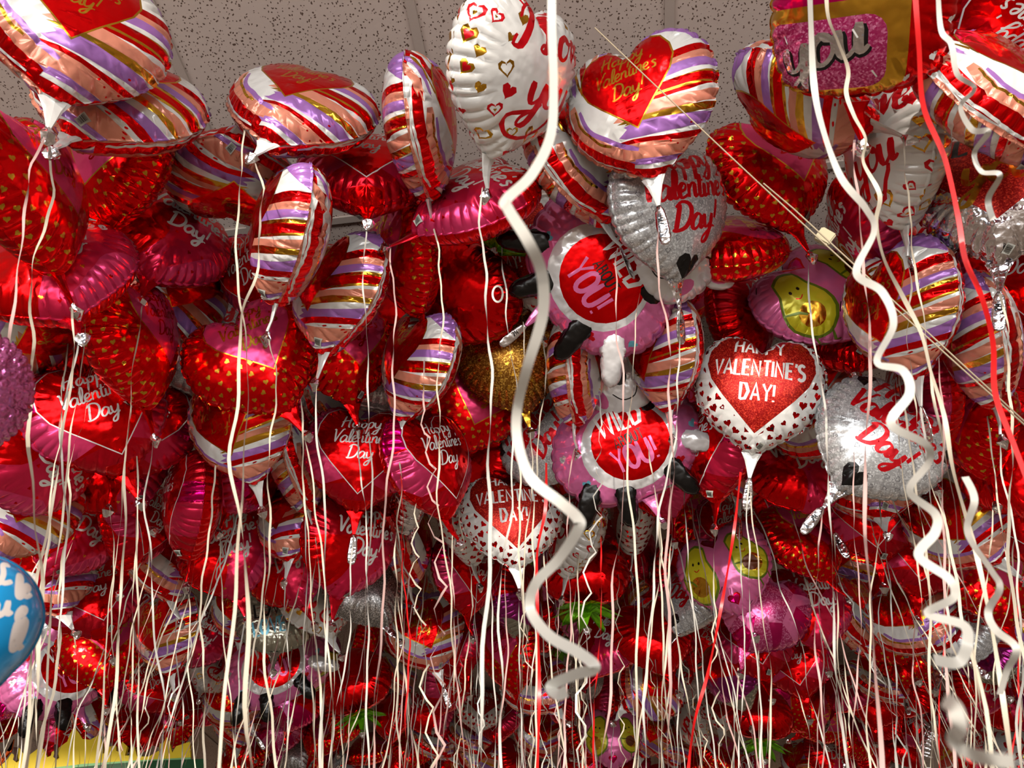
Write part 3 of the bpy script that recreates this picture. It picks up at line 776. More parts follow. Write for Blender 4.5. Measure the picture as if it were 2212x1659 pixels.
# further balloons fill the depth of the cluster behind the nearer ones
def wsize(py):
    e = PITCH+math.atan((CY-py)/FPX); return 333*math.sin(e)
rf = random.Random(20)
pool = ['A0']*8+['A1']*8+['B0']*9+['B1']*8+['C0']*9+['C1']*8+['D0']*7+['D1']*7+['T0']*4+['T1']*5+['G0']*3+['F0']*3+['E0']*2+['H0']*2+['S0']*2+['S1']*2+['P0','L0','N0','Z0','K0']
NTOT = 290
tries = 0
while len(items) < NTOT and tries < 60000:
    tries += 1
    py = rf.uniform(470, 1740) if tries < 9000 else rf.uniform(1050, 1740); px = rf.uniform(-70, 2285)
    if py > 1590 and px < 480: continue
    if py < 700 and not (px < 260 or 430 < px < 1600 or px > 1880): continue
    W = wsize(py)*rf.uniform(.86, .93)
    d0 = .50 if tries < 15000 else .40
    if all(math.hypot(px-i['px'], py-i['py']) > d0*max(W, i['W']*.92) for i in items):
        items.append(dict(t=rf.choice(pool), px=px, py=py, W=W, o=(rf.choice((-1, 1))*rf.uniform(0, 62), rf.uniform(5, 45), rf.gauss(0, 26)), tip=rf.randrange(0, 5), hero=False))
W0 = 2*R0*1.03
for i in items:
    i['v'] = np.array(ray(i['px'], i['py'])); i['d'] = W0*FPX/i['W']/math.sqrt(1) 
    cosv = i['v'][1]*FV.y+i['v'][2]*FV.z
    i['d'] = W0*FPX/i['W']*cosv**-.0
    i['B'] = basis(i['px'], i['py'], *i['o']); i['n'] = np.array(i['B'].col[2])
    if not i['hero']: i['d'] *= rf.uniform(.97, 1.08)
    i['d0'] = i['d']
# push overlapping neighbours apart, mostly along their own sight lines
n = len(items); V_ = np.array([i['v'] for i in items]); D_ = np.array([i['d'] for i in items]); D0 = D_.copy()
RM = np.array([np.array(i['B']) for i in items])                      # local -> world
grow = np.array([1.12 if i['t'][0] == 'Z' else 1. for i in items])
tt = np.linspace(0, 2*PI, 24, endpoint=False); SP_ = [(0, 0, R0*.5), (0, 0, -R0*.5)]
for rho_ in (1, .9, .72, .45):
    rr_ = HEART_R(tt)*R0*rho_; hh_ = R0*.5*math.sqrt(1-rho_*rho_)
    for sg_ in ((1, -1) if rho_ < 1 else (1,)):
        q_ = slice(None, None, 2 if rho_ < .8 else 1)
        SP_ += list(zip((rr_*np.cos(tt))[q_], (rr_*np.sin(tt))[q_], np.full(24, sg_*hh_)[q_]))
SP_ = np.array(SP_)
ext = np.array([np.max((RM[j] @ SP_.T)[2])*grow[j] for j in range(n)])
OFF = np.zeros((n, 3)); herom = np.array([i['hero'] for i in items])
wl_ = np.where(herom, .30, 1.0)
for it in range(260):
    Pn = V_*D_[:, None]+OFF
    diff = Pn[None, :]-Pn[:, None]; dist = np.sqrt((diff**2).sum(-1))
    I, J = np.where(np.triu(dist < .345, 1))
    dD = np.zeros(n); dO = np.zeros((n, 3)); npen = 0; worst = 0
    for (A_, B_) in ((I, J), (J, I)):
        W_ = np.einsum('nij,kj->nki', RM[A_]*grow[A_][:, None, None], SP_)+Pn[A_][:, None]-Pn[B_][:, None]
        L_ = np.einsum('nji,nkj->nki', RM[B_], W_)/grow[B_][:, None, None]
        th_ = np.arctan2(L_[..., 1], L_[..., 0]); rho_ = np.hypot(L_[..., 0], L_[..., 1])/(R0*HEART_R(th_))
        f_ = np.sqrt(rho_**2+(L_[..., 2]/(R0*.5))**2)
        k_ = f_.argmin(1); pen = np.clip(1.02-f_.min(1), 0, 1)*R0*.5
        c_ = np.where(pen > .0008)[0]; npen += len(c_); worst = max(worst, pen.max())
        for q in c_:
            a, b, p_ = A_[q], B_[q], pen[q]
            u = (Pn[b]-Pn[a]); u /= np.linalg.norm(u)+1e-9
            s_ = 1 if D_[b] >= D_[a] else -1
            al = abs(u @ V_[a])                       # how much they sit one behind the other
            dD[b] += s_*p_*(.35+.4*al); dD[a] -= s_*p_*(.35+.4*al)
            lat = p_*.45
            dO[a] -= u*lat*wl_[a]; dO[b] += u*lat*wl_[b]
    D_ += np.clip(dD, -.03, .03)+.006*(D0-D_)
    OFF += np.clip(dO, -.02, .02); OFF *= np.where(herom, .99, .998)[:, None]
    top = V_[:, 2]*D_+OFF[:, 2]+ext-(HC-.012)
    m_ = top > 0; D_[m_] -= top[m_]/V_[m_, 2]
print('RELAX pairs', npen, 'worst', round(float(worst), 4), 'drift', round(float(np.abs(D_/D0-1)[herom].mean()), 3), round(float(np.abs(D_/D0-1)[herom].max()), 3))
RIB = []
KIND = dict(A='heart_balloon', B='heart_balloon', C='heart_balloon', D='heart_balloon', E='heart_balloon', F='heart_balloon', G='heart_balloon', H='heart_balloon', J='teardrop_balloon', L='heart_balloon', M='square_balloon', N='heart_balloon', O='round_balloon', P='heart_balloon', S='heart_balloon', T='heart_balloon', Z='animal_balloon', K='strawberry_balloon', Q='teardrop_balloon', R='round_balloon')
GROUP = dict(A='paint-stroke striped heart balloons', B='red heart balloons with gold hearts', C='red and pink heart balloons with an outlined heart', D='red and pink heart balloons with white marker lettering', E='white I Love you heart balloons', F='silver heart balloons with red script', G='white leopard-heart balloons', H='pink avocado balloons', L='silver love you balloons', P='silver glitter balloons', S='ombre heart balloons', T='plain red heart balloons', Z='pink animal balloons', K='strawberry balloons', N='pink gem balloons')
def ribbon(name, root, P0, P1, mt, seed, w=.0048, amp=.010, curls=0., seg=96, waves=None):
    r = random.Random(seed); V = []; F = []
    P0 = Vector(P0); P1 = Vector(P1); ax = P1-P0; L = ax.length; ax.normalize()
    s = ax.cross(Vector((0, 1, 0.01))).normalized(); u = ax.cross(s)
    k1, k2, k3 = r.uniform(4, 7), r.uniform(13, 22), r.uniform(34, 55)
    p1, p2, p3, q1 = [r.uniform(0, 6.28) for _ in range(4)]
    tw = r.uniform(0, 3.1); Minv = root.matrix_world.inverted() if root else Matrix()
    pts = []
    for i in range(seg+1):
        t = i/seg; x = t*L
        e = min(1, x/.12)
        a = e*(amp*math.sin(k1*x+p1)*1.6+amp*.5*math.sin(k2*x+p2)+amp*.20*math.sin(k3*x+p3))-e*0
        b = e*(amp*1.4*math.sin(k1*.8*x+q1)+amp*.4*math.sin(k2*1.1*x+p1))
        if curls:
            c_ = curls*e*min(1, max(0, (x-.2)*3)); a += c_*math.cos(x*62); b += c_*math.sin(x*62)
        sag = .05*L*math.sin(PI*t)*r.choice((1,)) 
        pts.append(P0+ax*x+s*a+u*b+Vector((0, .6, 0))*sag*.35)
    for i, p in enumerate(pts):
        t = i/seg
        tang = (pts[min(seg, i+1)]-pts[max(0, i-1)]).normalized()
        sd = (s-tang*s.dot(tang)).normalized(); ud = tang.cross(sd)
        an = tw+1.5*math.sin(k1*t*L*1.3+p2)+.8*math.sin(k2*.7*t*L+p3)+(.9*t*L*r.uniform(.99, 1.01))
        d = sd*math.cos(an)+ud*math.sin(an)
        for sg in (-1, 1): V.append(tuple(Minv @ (p+d*(w/2*sg))))
        if i: o = 2*i; F.append((o-2, o-1, o+1, o))
    me = bpy.data.meshes.new(name); me.from_pydata(V, [], F); me.materials.append(M[mt])
    me.polygons.foreach_set('use_smooth', [True]*len(F)); me.update()
    o = bpy.data.objects.new(name, me); C.objects.link(o)
    if root: o.parent = root
    return o
def put(i, idx):
    t = i['t']; k = t[0]
    root = bpy.data.objects.new(KIND[k], None); C.objects.link(root); root.empty_display_size = .03
    sc_ = i.get('scale', 1.)
    B = i['B']; c = i['c']
    org = c-(B @ Vector((0, SH, 0)))*sc_
    M4 = Matrix.Translation(org) @ B.to_4x4() @ Matrix.Diagonal((sc_, sc_, sc_, 1))
    root.matrix_world = M4
    bpy.context.view_layer.update
    i['root'] = root
    child('foil_body', body(t), root)
    nv = i['tip'] % 3
    child('neck', neck(NECKCOL[k], nv), root)
    if k != 'Q': child('foil_tip', tip(i['tip']), root)
    if k in 'ABCDEGTL' and idx % 3 != 2: child('barcode_label', barcode('A', 1 if idx % 2 else -1), root)
    if k == 'K': child('leaf_crown', leaf_crown(), root)
    if k == 'Z':
        for nm, me in animal_parts(): child(nm, me, root)
    return root, M4
ANI = []
def animal_parts():
    if not ANI:
        head = Pouch(ROUND_R, R0*.68, R0*.36, 22, 201); ANI.append(('head', pouch_mesh('head', head, 'soft_white_foil', d_face(1), shift=0, offset=(.06*1, SH+R0*1.02, .045), rotz=0.1)))
        ear = Pouch(OVAL_R, R0*.27, R0*.09, 14, 202)
        for sx in (-1, 1): ANI.append(('ear', pouch_mesh('ear', ear, 'soft_white_foil', [('bubble_pink', circle(0, 0, .5, .35, 12))], offset=(.06+sx*R0*.62, SH+R0*1.5, .03), rotz=sx*.9)))
        leg = Pouch(LEG_R, R0*.52, R0*.19, 18, 203)
        for x, y, a, m_ in ((-R0*.95, -R0*.62, .9, 'soft_black_foil'), (-R0*.35, -R0*.78, 1.3, 'soft_black_foil'), (R0*.55, -R0*.72, -1.2, 'soft_black_foil'), (R0*1.1, -R0*.45, -.6, 'soft_white_foil')):
            ANI.append(('leg', pouch_mesh('leg', leg, m_, [], offset=(x, SH+y, .03), rotz=a)))
    return ANI
# -- near balloons at the left edge and the very top
near = [dict(t='Q0', px=-100, py=1352, d=.75, scale=.36, o=(-4, 4, 6), tip=0), dict(t='R0', px=-80, py=845, d=1.0, scale=.42, o=(20, 0, -10), tip=0)]
RIBS = []
def anchor(P, r):
    f = min(.8, .12+.16*max(0, P.y-.8))*r.uniform(.8, 1.2)
    a = Vector((P.x*f, max(.75, P.y*.80+.12), .75))
    a.x = round(a.x/.22)*.22+r.gauss(0, .03); a.y = round((a.y-.2)/.42)*.42+.2+r.gauss(0, .04)
    return a
SHORT = dict(A='striped', B='gold-dotted red', C='outlined-heart', D='marker-lettered', E='I Love you', F='silver script', G='leopard-heart', H='avocado', J='gold glitter', K='strawberry', L='silver love you', M='square love you', N='pink gem', O='clear round', P='silver glitter', S='ombre', T='plain red', Z='pink animal', Q='blue', R='mauve')
for j, i in enumerate(items):
    i['c'] = CAM+Vector(V_[j]*D_[j]+OFF[j])
for j, i in enumerate(items):
    root, M4 = put(i, j)
    r = random.Random(900+j)
    knot = M4 @ Vector((0, -.046, .004))
    A = anchor(knot, r)
    px, py = proj(knot)
    mt = 'cream_ribbon' if r.random() < .55 else ('white_ribbon' if r.random() < .6 else 'pale_pink_ribbon')
    if r.random() < .035: mt = 'red_ribbon'
    bpy.context.view_layer.update()
    cur = .012 if r.random() < .05 else 0
    ribbon('ribbon', root, knot, A, mt, 900+j, w=r.uniform(.0034, .0048), amp=r.uniform(.0035, .009), curls=cur)
for j, i in enumerate(near):
    i['B'] = basis(i['px'], i['py'], *i['o']); i['c'] = at(i['px'], i['py'], i['d']); i['hero'] = True; i['W'] = 400
    root, M4 = put(i, 500+j); bpy.context.view_layer.update()
    knot = M4 @ Vector((0, -.046, .004))
    ribbon('ribbon', root, knot, Vector((knot.x, knot.y, .9)), 'white_ribbon', 950+j)
allb = items+near

# ribbons whose balloons are hidden behind the nearer ones
rl = random.Random(77)
for j in range(130):
    px, py = rl.uniform(0, 2212), rl.uniform(900, 1480)
    if px < 420 and py > 1400: continue
    P = at(px, py, W0*FPX/wsize(py)*rl.uniform(1.0, 1.12))
    A = anchor(P, rl); A.x = P.x*.9+A.x*.1+rl.gauss(0, .08)
    o = ribbon('hanging_ribbon', None, P, A, rl.choice(['cream_ribbon', 'white_ribbon', 'cream_ribbon', 'pale_pink_ribbon']), 3000+j, w=rl.uniform(.0036, .0048), amp=rl.uniform(.005, .012), curls=.010 if rl.random() < .1 else 0)
    o['label'] = 'thin pale ribbon hanging in the crowd of ribbons below the balloons'; o['category'] = 'ribbon'; o['group'] = 'loose pale ribbons below the balloons'

# ------------------------------------------------------------------ labels
DESC = dict(A='paint-stroke striped foil heart', B='red foil heart with tiny gold hearts', C='red and pink foil heart with white outline', D='red and rose foil heart with white marker lettering', E='white foil heart reading I Love you', F='silver foil heart with red script', G='white foil heart with dark red leopard hearts', H='pink foil heart with smiling avocados', J='gold glitter teardrop foil balloon', K='red strawberry foil balloon with green leaves', L='silver foil heart reading LOVE you', M='square red foil balloon with gold frame', N='faceted pink gem foil heart', O='clear round foil balloon with LOVE', P='silver glitter foil heart', S='ombre foil heart', T='plain glossy red foil heart', Z='pink WILD ABOUT YOU animal foil balloon', Q='bright blue teardrop balloon with white script', R='mauve ruffled round foil balloon')
for i in allb: i['p'] = proj(i['c'])
def ordw(n): return {1: 'first', 2: 'second', 3: 'third', 4: 'fourth', 5: 'fifth', 6: 'sixth', 7: 'seventh', 8: 'eighth', 9: 'ninth', 10: 'tenth', 11: 'eleventh', 12: 'twelfth', 13: 'thirteenth', 14: 'fourteenth'}.get(n, str(n)+'th')
rows = [(-999, 330, 'top row'), (330, 560, 'second row down'), (560, 760, 'third row down'), (760, 950, 'middle row'), (950, 1120, 'row below middle'), (1120, 1270, 'fourth row up'), (1270, 1410, 'third row up'), (1410, 1530, 'second row up'), (1530, 9999, 'bottom row')]
used = set()
for i in allb:
    k = i['t'][0]; x, y = i['p']
    row = next(rw for rw in rows if rw[0] <= y < rw[1])
    same = sorted([q for q in allb if q['t'][0] == k and row[0] <= q['p'][1] < row[1]], key=lambda q: q['p'][0])
    total = [q for q in allb if q['t'][0] == k]
    d = DESC[k]
    if len(total) == 1: lab = d+(', near left edge' if x < 60 else ' under the ceiling' if y < 300 else ' among the cluster')
    elif len(same) == 1: lab = d+', only one in '+row[2]
    else:
        n_ = same.index(i)+1
        lab = d+', '+('leftmost' if n_ == 1 else 'rightmost' if n_ == len(same) else ordw(n_)+' from left')+' in '+row[2]
    assert lab not in used, lab
    used.add(lab)
    i['root']['label'] = lab; i['root']['category'] = 'balloon'
    if k in GROUP: i['root']['group'] = GROUP[k]
for o in list(C.objects):
    if o.name.startswith('foil_tip') and o.parent: o['label'] = 'crumpled silver foil tail'

# ------------------------------------------------------------------ foreground ribbons
def path_ribbon(name, way, w, mt, label, cat='ribbon', seg=10, twist=1.2, seed=1, group=None):
    """flat ribbon through points of the room given as (px, py, distance)"""
    P = [at(*q) for q in way]; pts = []
    Q = [P[0]]+P+[P[-1]]
    for i in range(1, len(Q)-2):
        for k in range(seg):
            t = k/seg; p0, p1, p2, p3 = Q[i-1:i+3]
            pts.append(.5*((2*p1)+(-p0+p2)*t+(2*p0-5*p1+4*p2-p3)*t*t+(-p0+3*p1-3*p2+p3)*t**3))
    pts.append(P[-1]); V = []; F = []; r = random.Random(seed); ph = r.uniform(0, 6); n = len(pts); acc = 0
    for i, p in enumerate(pts):
        tang = (pts[min(n-1, i+1)]-pts[max(0, i-1)]).normalized(); v = (p-CAM).normalized()
        s = tang.cross(v).normalized(); u = s.cross(tang)
        if i: acc += (p-pts[i-1]).length
        an = twist*math.sin(acc*22+ph)*.8
        d = s*math.cos(an)+u*math.sin(an)
        for sg in (-1, 1): V.append(tuple(p+d*(w/2*sg)))
        if i: o = 2*i; F.append((o-2, o-1, o+1, o))
    me = bpy.data.meshes.new(name); me.from_pydata(V, [], F); me.materials.append(M[mt])
    me.polygons.foreach_set('use_smooth', [True]*len(F)); me.update()
    o = bpy.data.objects.new(name, me); C.objects.link(o); o['label'] = label; o['category'] = cat
    if group: o['group'] = group
    return o
path_ribbon('curling_ribbon', [(1192,-60,.62),(1192,60,.60),(1196,180,.56),(1190,290,.52),(1150,375,.47),(1095,430,.43),(1098,452,.42),(1140,520,.41),(1170,590,.42),(1172,680,.43),(1140,790,.44),(1118,880,.46),(1118,950,.46),(1145,1030,.45),(1210,1085,.44),(1248,1120,.42),(1248,1145,.42),(1205,1210,.45),(1158,1260,.47),(1145,1315,.48),(1185,1372,.46),(1250,1410,.44),(1285,1442,.43),(1240,1458,.45),(1190,1482,.47),(1205,1500,.46),(1225,1492,.45)], .0062, 'white_ribbon', 'thick out-of-focus cream ribbon zigzagging down the middle, closest to viewer', seed=2, twist=.5, group='curling ribbons in the foreground')
path_ribbon('curling_ribbon', [(1748,-60,.95),(1752,60,.93),(1758,180,.90),(1775,270,.87),(1815,380,.82),(1870,450,.78),(1888,500,.75),(1850,588,.72),(1905,630,.70),(1930,700,.68),(1895,780,.66),(1950,800,.64),(1965,850,.63),(1925,915,.62),(2000,960,.62),(2005,1000,.63),(1965,1060,.64),(2020,1110,.64),(2020,1150,.63),(1985,1200,.61),(2050,1250,.6),(2060,1290,.6),(2005,1325,.58),(2080,1350,.57),(2090,1390,.56),(2070,1430,.56),(2018,1425,.54)], .0064, 'white_ribbon', 'thick white ribbon curling down the right side, ending in loose curl', seed=5, twist=.9, group='curling ribbons in the foreground')
path_ribbon('curling_ribbon', [(2025,-60,.95),(2032,60,.93),(2055,95,.92),(2068,160,.90),(2105,190,.88),(2075,230,.90),(2100,280,.87),(2135,285,.85),(2105,330,.88),(2120,370,.86),(2160,378,.84),(2135,430,.87),(2145,475,.86)], .0052, 'white_ribbon', 'white springy ribbon curling at top right edge over striped balloon', seed=8, twist=.9, group='curling ribbons in the foreground')
path_ribbon('curling_ribbon', [(2085,1030,.75),(2105,1080,.73),(2090,1150,.74),(2140,1230,.72),(2160,1270,.71),(2135,1320,.73),(2150,1360,.72),(2195,1400,.70),(2175,1450,.72),(2160,1500,.73)], .0055, 'white_ribbon', 'white ribbon with soft curls at lower right edge', seed=9, twist=.9, group='curling ribbons in the foreground')
path_ribbon('curling_ribbon', [(2040,1510,.30),(2062,1530,.29),(2072,1570,.29),(2062,1600,.30),(2090,1625,.30),(2140,1640,.29),(2190,1645,.29)], .0050, 'white_ribbon', 'very blurred short ribbon at bottom right corner', seed=10, twist=.9, group='curling ribbons in the foreground')
path_ribbon('curling_ribbon', [(1785,-60,1.15),(1788,30,1.12),(1810,90,1.1),(1832,150,1.08),(1828,200,1.07),(1845,250,1.06),(1870,300,1.05),(1865,350,1.04),(1900,420,1.02),(1893,480,1.02),(1910,560,1.0),(1950,640,1.0),(1990,720,1.0),(2010,800,1.0),(2040,900,1.0),(2060,1020,.98),(2110,1200,.96),(2150,1400,.94),(2190,1680,.92)], .0050, 'cream_ribbon', 'long cream ribbon with gentle waves beside the thick white curling ribbon', seed=11, group='curling ribbons in the foreground')
path_ribbon('straight_ribbon', [(1975,-40,1.0),(1985,100,.98),(1995,230,.96),(2040,340,.95),(2070,470,.94),(2085,560,.92),(2120,640,.90),(2145,740,.90),(2150,850,.9),(2190,960,.9),(2240,1090,.9)], .0052, 'red_ribbon', 'bright red ribbon slanting down right side past the framed square balloon', seed=12, twist=.6, group='red ribbons')
path_ribbon('straight_ribbon', [(1180,1000,1.3),(1178,1100,1.28),(1160,1200,1.26),(1162,1350,1.24),(1165,1500,1.22),(1160,1680,1.2)], .0056, 'red_ribbon', 'red ribbon hanging straight beside the blurred middle ribbon, lower centre', seed=13, group='red ribbons')
path_ribbon('straight_ribbon', [(1600,1020,1.5),(1585,1150,1.46),(1560,1300,1.42),(1530,1450,1.38),(1500,1560,1.35),(1485,1680,1.33)], .0054, 'red_ribbon', 'red ribbon slanting down left past the avocado balloon below centre', seed=14, group='red ribbons')

path_ribbon('ribbon_loop', [(1075+11*math.cos(a*.7), 635+17*math.sin(a*.7), 1.3+.004*a) for a in range(0, 20)], .0032, 'white_ribbon', 'small loop of white ribbon hanging in front of the dark strawberry balloon', seed=15, twist=.2)
# cord with clip running across the upper right
def tube(name, pts, rad, mt, K=6):
    V = []; F = []; n = len(pts)
    for i, p in enumerate(pts):
        t = (pts[min(n-1, i+1)]-pts[max(0, i-1)]).normalized(); s = t.cross(Vector((0, 0, 1))).normalized(); u = s.cross(t)
        for k in range(K): V.append(tuple(p+s*rad*math.cos(2*PI*k/K)+u*rad*math.sin(2*PI*k/K)))
        if i:
            o = (i-1)*K
            for k in range(K): F.append((o+k, o+(k+1) % K, o+K+(k+1) % K, o+K+k))
    me = bpy.data.meshes.new(name); me.from_pydata(V, [], F); me.materials.append(M[mt])
    me.polygons.foreach_set('use_smooth', [True]*len(F)); me.update(); return me
cordroot = bpy.data.objects.new('suspension_wire', None); C.objects.link(cordroot)
ca, cb = at(1285, 60, 1.62), at(2260, 960, 1.30)
cordroot.location = ca; bpy.context.view_layer.update()
cordroot['label'] = 'thin grey doubled wire with square clip, running diagonally across upper right'; cordroot['category'] = 'wire'
for k, off in enumerate((0, .012)):
    a = ca if k == 0 else ca.lerp(cb, .45); pts = [a.lerp(cb, t/30)+Vector((0, 0, off*(min(1, t/4) if k else 0)))-Vector((0, 0, .02*math.sin(PI*t/30) if k == 0 else 0)) for t in range(31)]
    pts = [p-ca for p in pts]
    child('wire_strand', tube('wire_strand', pts, .0013, 'cord_grey'), cordroot)
def box_mesh(name, sx, sy, sz, mt, bev=.002):
    import bmesh
    bm = bmesh.new(); bmesh.ops.create_cube(bm, size=1)
    for v in bm.verts: v.co = Vector((v.co.x*sx, v.co.y*sy, v.co.z*sz))
    if bev: bmesh.ops.bevel(bm, geom=bm.edges[:], offset=bev, segments=2, affect='EDGES')
    me = bpy.data.meshes.new(name); bm.to_mesh(me); bm.free(); me.materials.append(M[mt]); return me
clip = child('clip', box_mesh('clip', .026, .012, .024, 'clip_plastic'), cordroot)
clip.location = at(1782, 512, (ca.lerp(cb, .5)-CAM).length*1.0)-ca; clip.rotation_euler = (.6, .7, .2)

# ------------------------------------------------------------------ the room
def struct(name, verts, faces, mt):
    me = bpy.data.meshes.new(name); me.from_pydata(verts, [], faces); me.materials.append(mt)
    o = bpy.data.objects.new(name, me); C.objects.link(o); o['kind'] = 'structure'; o.rotation_euler = (0, 0, YAW); return o
def boxs(name, x0, x1, y0, y1, z0, z1, mt):
    v = [(x, y, z) for x in (x0, x1) for y in (y0, y1) for z in (z0, z1)]
    f = [(0, 1, 3, 2), (4, 6, 7, 5), (0, 4, 5, 1), (2, 3, 7, 6), (0, 2, 6, 4), (1, 5, 7, 3)]
    return struct(name, v, f, mt)
ZC = CAMZ+HC
m = bpy.data.materials.new('acoustic_tile'); m.use_nodes = True; nt = m.node_tree; b = nt.nodes['Principled BSDF']; b.inputs['Roughness'].default_value = .9
tc = nt.nodes.new('ShaderNodeTexCoord'); nz = nt.nodes.new('ShaderNodeTexNoise'); nz.inputs['Scale'].default_value = 55; nz.inputs['Detail'].default_value = 2
ds = nt.nodes.new('ShaderNodeMix'); ds.data_type = 'VECTOR'; ds.inputs['Factor'].default_value = .014
nt.links.new(tc.outputs['Object'], ds.inputs['A']); nt.links.new(tc.outputs['Object'], nz.inputs['Vector']); nt.links.new(nz.outputs['Color'], ds.inputs['B'])
vo = nt.nodes.new('ShaderNodeTexVoronoi'); vo.inputs['Scale'].default_value = 120; nt.links.new(ds.outputs['Result'], vo.inputs['Vector'])
lt = nt.nodes.new('ShaderNodeMath'); lt.operation = 'LESS_THAN'; lt.inputs[1].default_value = .27; nt.links.new(vo.outputs['Distance'], lt.inputs[0])
sp = nt.nodes.new('ShaderNodeSeparateColor'); nt.links.new(vo.outputs['Color'], sp.inputs[0])
g2 = nt.nodes.new('ShaderNodeMath'); g2.operation = 'GREATER_THAN'; g2.inputs[1].default_value = .122; nt.links.new(sp.outputs[0], g2.inputs[0])
ml = nt.nodes.new('ShaderNodeMath'); ml.operation = 'MULTIPLY'; nt.links.new(lt.outputs[0], ml.inputs[0]); nt.links.new(g2.outputs[0], ml.inputs[1])
mx = nt.nodes.new('ShaderNodeMix'); mx.data_type = 'RGBA'; mx.inputs['A'].default_value = (.64, .52, .46, 1); mx.inputs['B'].default_value = (.12, .07, .05, 1)
nt.links.new(ml.outputs[0], mx.inputs['Factor']); nt.links.new(mx.outputs['Result'], b.inputs['Base Color'])
bp = nt.nodes.new('ShaderNodeBump'); bp.inputs['Strength'].default_value = .15; bp.inputs['Distance'].default_value = .003; nt.links.new(nz.outputs['Fac'], bp.inputs['Height']); nt.links.new(bp.outputs[0], b.inputs['Normal'])
boxs('ceiling', -7, 7, -4.6, 10, ZC, ZC+.05, m)
tb = mat('tbar_white', (.74, .68, .64), 0, .5)
wl = mat('wall_paint', (.70, .62, .56), 0, .8); flm = mat('floor_tile', (.66, .60, .54), 0, .45)
# T-bars of the ceiling grid: lengthways every 0.61 m
def room_x(px, py):
    d = ray(px, py); k = HC/d.z; p = Vector((d.x*k, d.y*k, 0)); return Matrix.Rotation(-YAW, 3, 'Z') @ p
xs = room_x(885, 0).x
n_ = 1
for k in range(-9, 10):
    x = xs+k*.645
    if abs(x) < 6.8: boxs(f'trim_{n_}', x-.012, x+.012, -4.5, 9.9, ZC-.008, ZC+.001, tb); n_ += 1
ys = room_x(2060, 325).y
for k in range(-6, 8):
    y = ys+k*1.22
    if -4.5 < y < 9.8: boxs(f'trim_{n_}', -6.9, 6.9, y-.011, y+.011, ZC-.007, ZC+.001, tb); n_ += 1
boxs('floor', -7, 7, -4.6, 10, -.05, 0, flm)
boxs('wall_back', -7, 7, 9.9, 10, 0, ZC, wl)
boxs('wall_left', -7.1, -7, -4.6, 10, 0, ZC, wl)
boxs('wall_right', 7, 7.1, -4.6, 10, 0, ZC, wl)
# shop window frames behind the viewer
n_w = 1
fr = mat('window_frame', (.20, .18, .17), .6, .4)
for k in range(-4, 5):
    x = k*1.5
    boxs(f'window_{n_w}', x-.04, x+.04, -4.60, -4.52, 0, ZC, fr); n_w += 1
boxs(f'window_{n_w}', -7, 7, -4.60, -4.52, .0, .25, fr); n_w += 1
boxs(f'window_{n_w}', -7, 7, -4.60, -4.52, 2.20, 2.30, fr)
# yellow jagged sign board with green band on the far left
sg = bpy.data.objects.new('sign_board', None); C.objects.link(sg)
DS = 3.9
sg['label'] = 'yellow flame-edged sign board with green band, bottom left behind ribbons'; sg['category'] = 'sign'
def sp_(px, py, off=0.):
    d = ray(px, py); k = (DS-off)/d.y; return CAM+d*k
def slab(name, poly, mt, off, th=.02):
    P = [sp_(x, y, off) for x, y in poly]; n = len(P); V = [tuple(p-sg.location) for p in P]+[tuple(p-sg.location+Vector((0, th, 0))) for p in P]
    F = [tuple(range(n))[::-1], tuple(range(n, 2*n))]+[(i, (i+1) % n, n+(i+1) % n, n+i) for i in range(n)]
    me = bpy.data.meshes.new(name); me.from_pydata(V, [], F); me.materials.append(M[mt]); return child(name, me, sg)
sg.location = sp_(200, 1700); bpy.context.view_layer.update()
slab('yellow_panel', [(-60,1664),(0,1654),(12,1645),(25,1627),(36,1634),(35,1622),(42,1615),(55,1636),(70,1626),(88,1612),(97,1622),(102,1636),(110,1632),(112,1624),(120,1620),(138,1607),(145,1602),(152,1584),(160,1570),(170,1583),(178,1596),(195,1598),(216,1586),(222,1606),(222,1628),(229,1626),(230,1614),(250,1610),(251,1622),(256,1624),(264,1602),(275,1612),(270,1632),(280,1632),(282,1614),(290,1612),(296,1634),(322,1634),(345,1620),(345,1606),(352,1606),(360,1592),(366,1603),(372,1626),(380,1612),(410,1602),(412,1640),(412,1800),(-60,1800)], 'sign_yellow', 0)
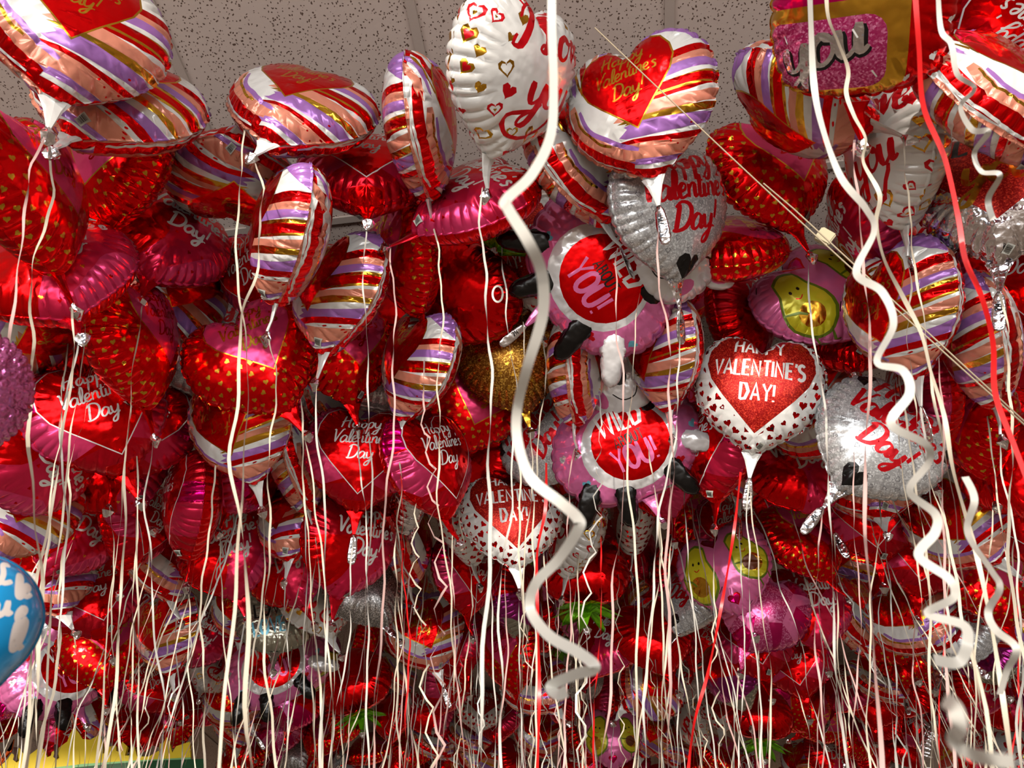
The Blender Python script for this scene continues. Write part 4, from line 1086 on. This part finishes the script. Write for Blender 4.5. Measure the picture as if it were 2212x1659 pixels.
slab('mint_edge', [(100,1660),(180,1650),(300,1642),(412,1636),(412,1800),(100,1800)], 'sign_mint', .01, .009)
slab('green_panel', [(160,1658),(240,1650),(330,1643),(440,1639),(440,1800),(160,1800)], 'sign_green', .02, .009)
slab('orange_flame', [(-40,1660),(0,1652),(15,1622),(24,1625),(30,1596),(26,1618),(5,1640),(-10,1590)], 'sign_orange', .01, .008)
for x, y in ((33, 1634), (120, 1628)):
    slab('chocolate_drip', [(x-4,y-20),(x+4,y-20),(x+3,y),(x+5,y+7),(x,y+11),(x-5,y+7),(x-3,y)], 'sign_brown', .012, .01)

# ------------------------------------------------------------------ light
def area(name, loc, rot, sx, sy, e, col):
    l = bpy.data.lights.new(name, 'AREA'); l.shape = 'RECTANGLE'; l.size = sx; l.size_y = sy; l.energy = e; l.color = col
    o = bpy.data.objects.new(name, l); C.objects.link(o)
    o.matrix_world = Matrix.Rotation(YAW, 4, 'Z') @ Matrix.Translation(loc) @ Matrix.Rotation(rot[0], 4, 'X') ; return o
for k in range(-3, 3):
    x = k*1.5+.75
    area('window_light', (x, -4.45, 1.25), (PI/2, 0), 1.3, 1.8, 50, (1, .98, .95))
sun = bpy.data.lights.new('sun', 'SUN'); sun.energy = 3.2; sun.angle = .02; sun.color = (1, .90, .78)
so = bpy.data.objects.new('sun', sun); C.objects.link(so); so.rotation_euler = (math.radians(90-5.5), 0, math.radians(-14))
w = bpy.data.worlds.new('world'); sc.world = w; w.use_nodes = True
w.node_tree.nodes['Background'].inputs[0].default_value = (.85, .88, 1, 1); w.node_tree.nodes['Background'].inputs[1].default_value = .12

sc.view_settings.view_transform = 'Standard'; sc.view_settings.look = 'None'; sc.view_settings.gamma = 1
sc.view_settings.exposure = .16
cy = sc.cycles
cy.use_adaptive_sampling = True; cy.adaptive_threshold = .035
cy.max_bounces = 5; cy.glossy_bounces = 4; cy.diffuse_bounces = 2; cy.transmission_bounces = 2
cy.caustics_reflective = False; cy.caustics_refractive = False
cy.sample_clamp_indirect = 6
cy.use_denoising = True
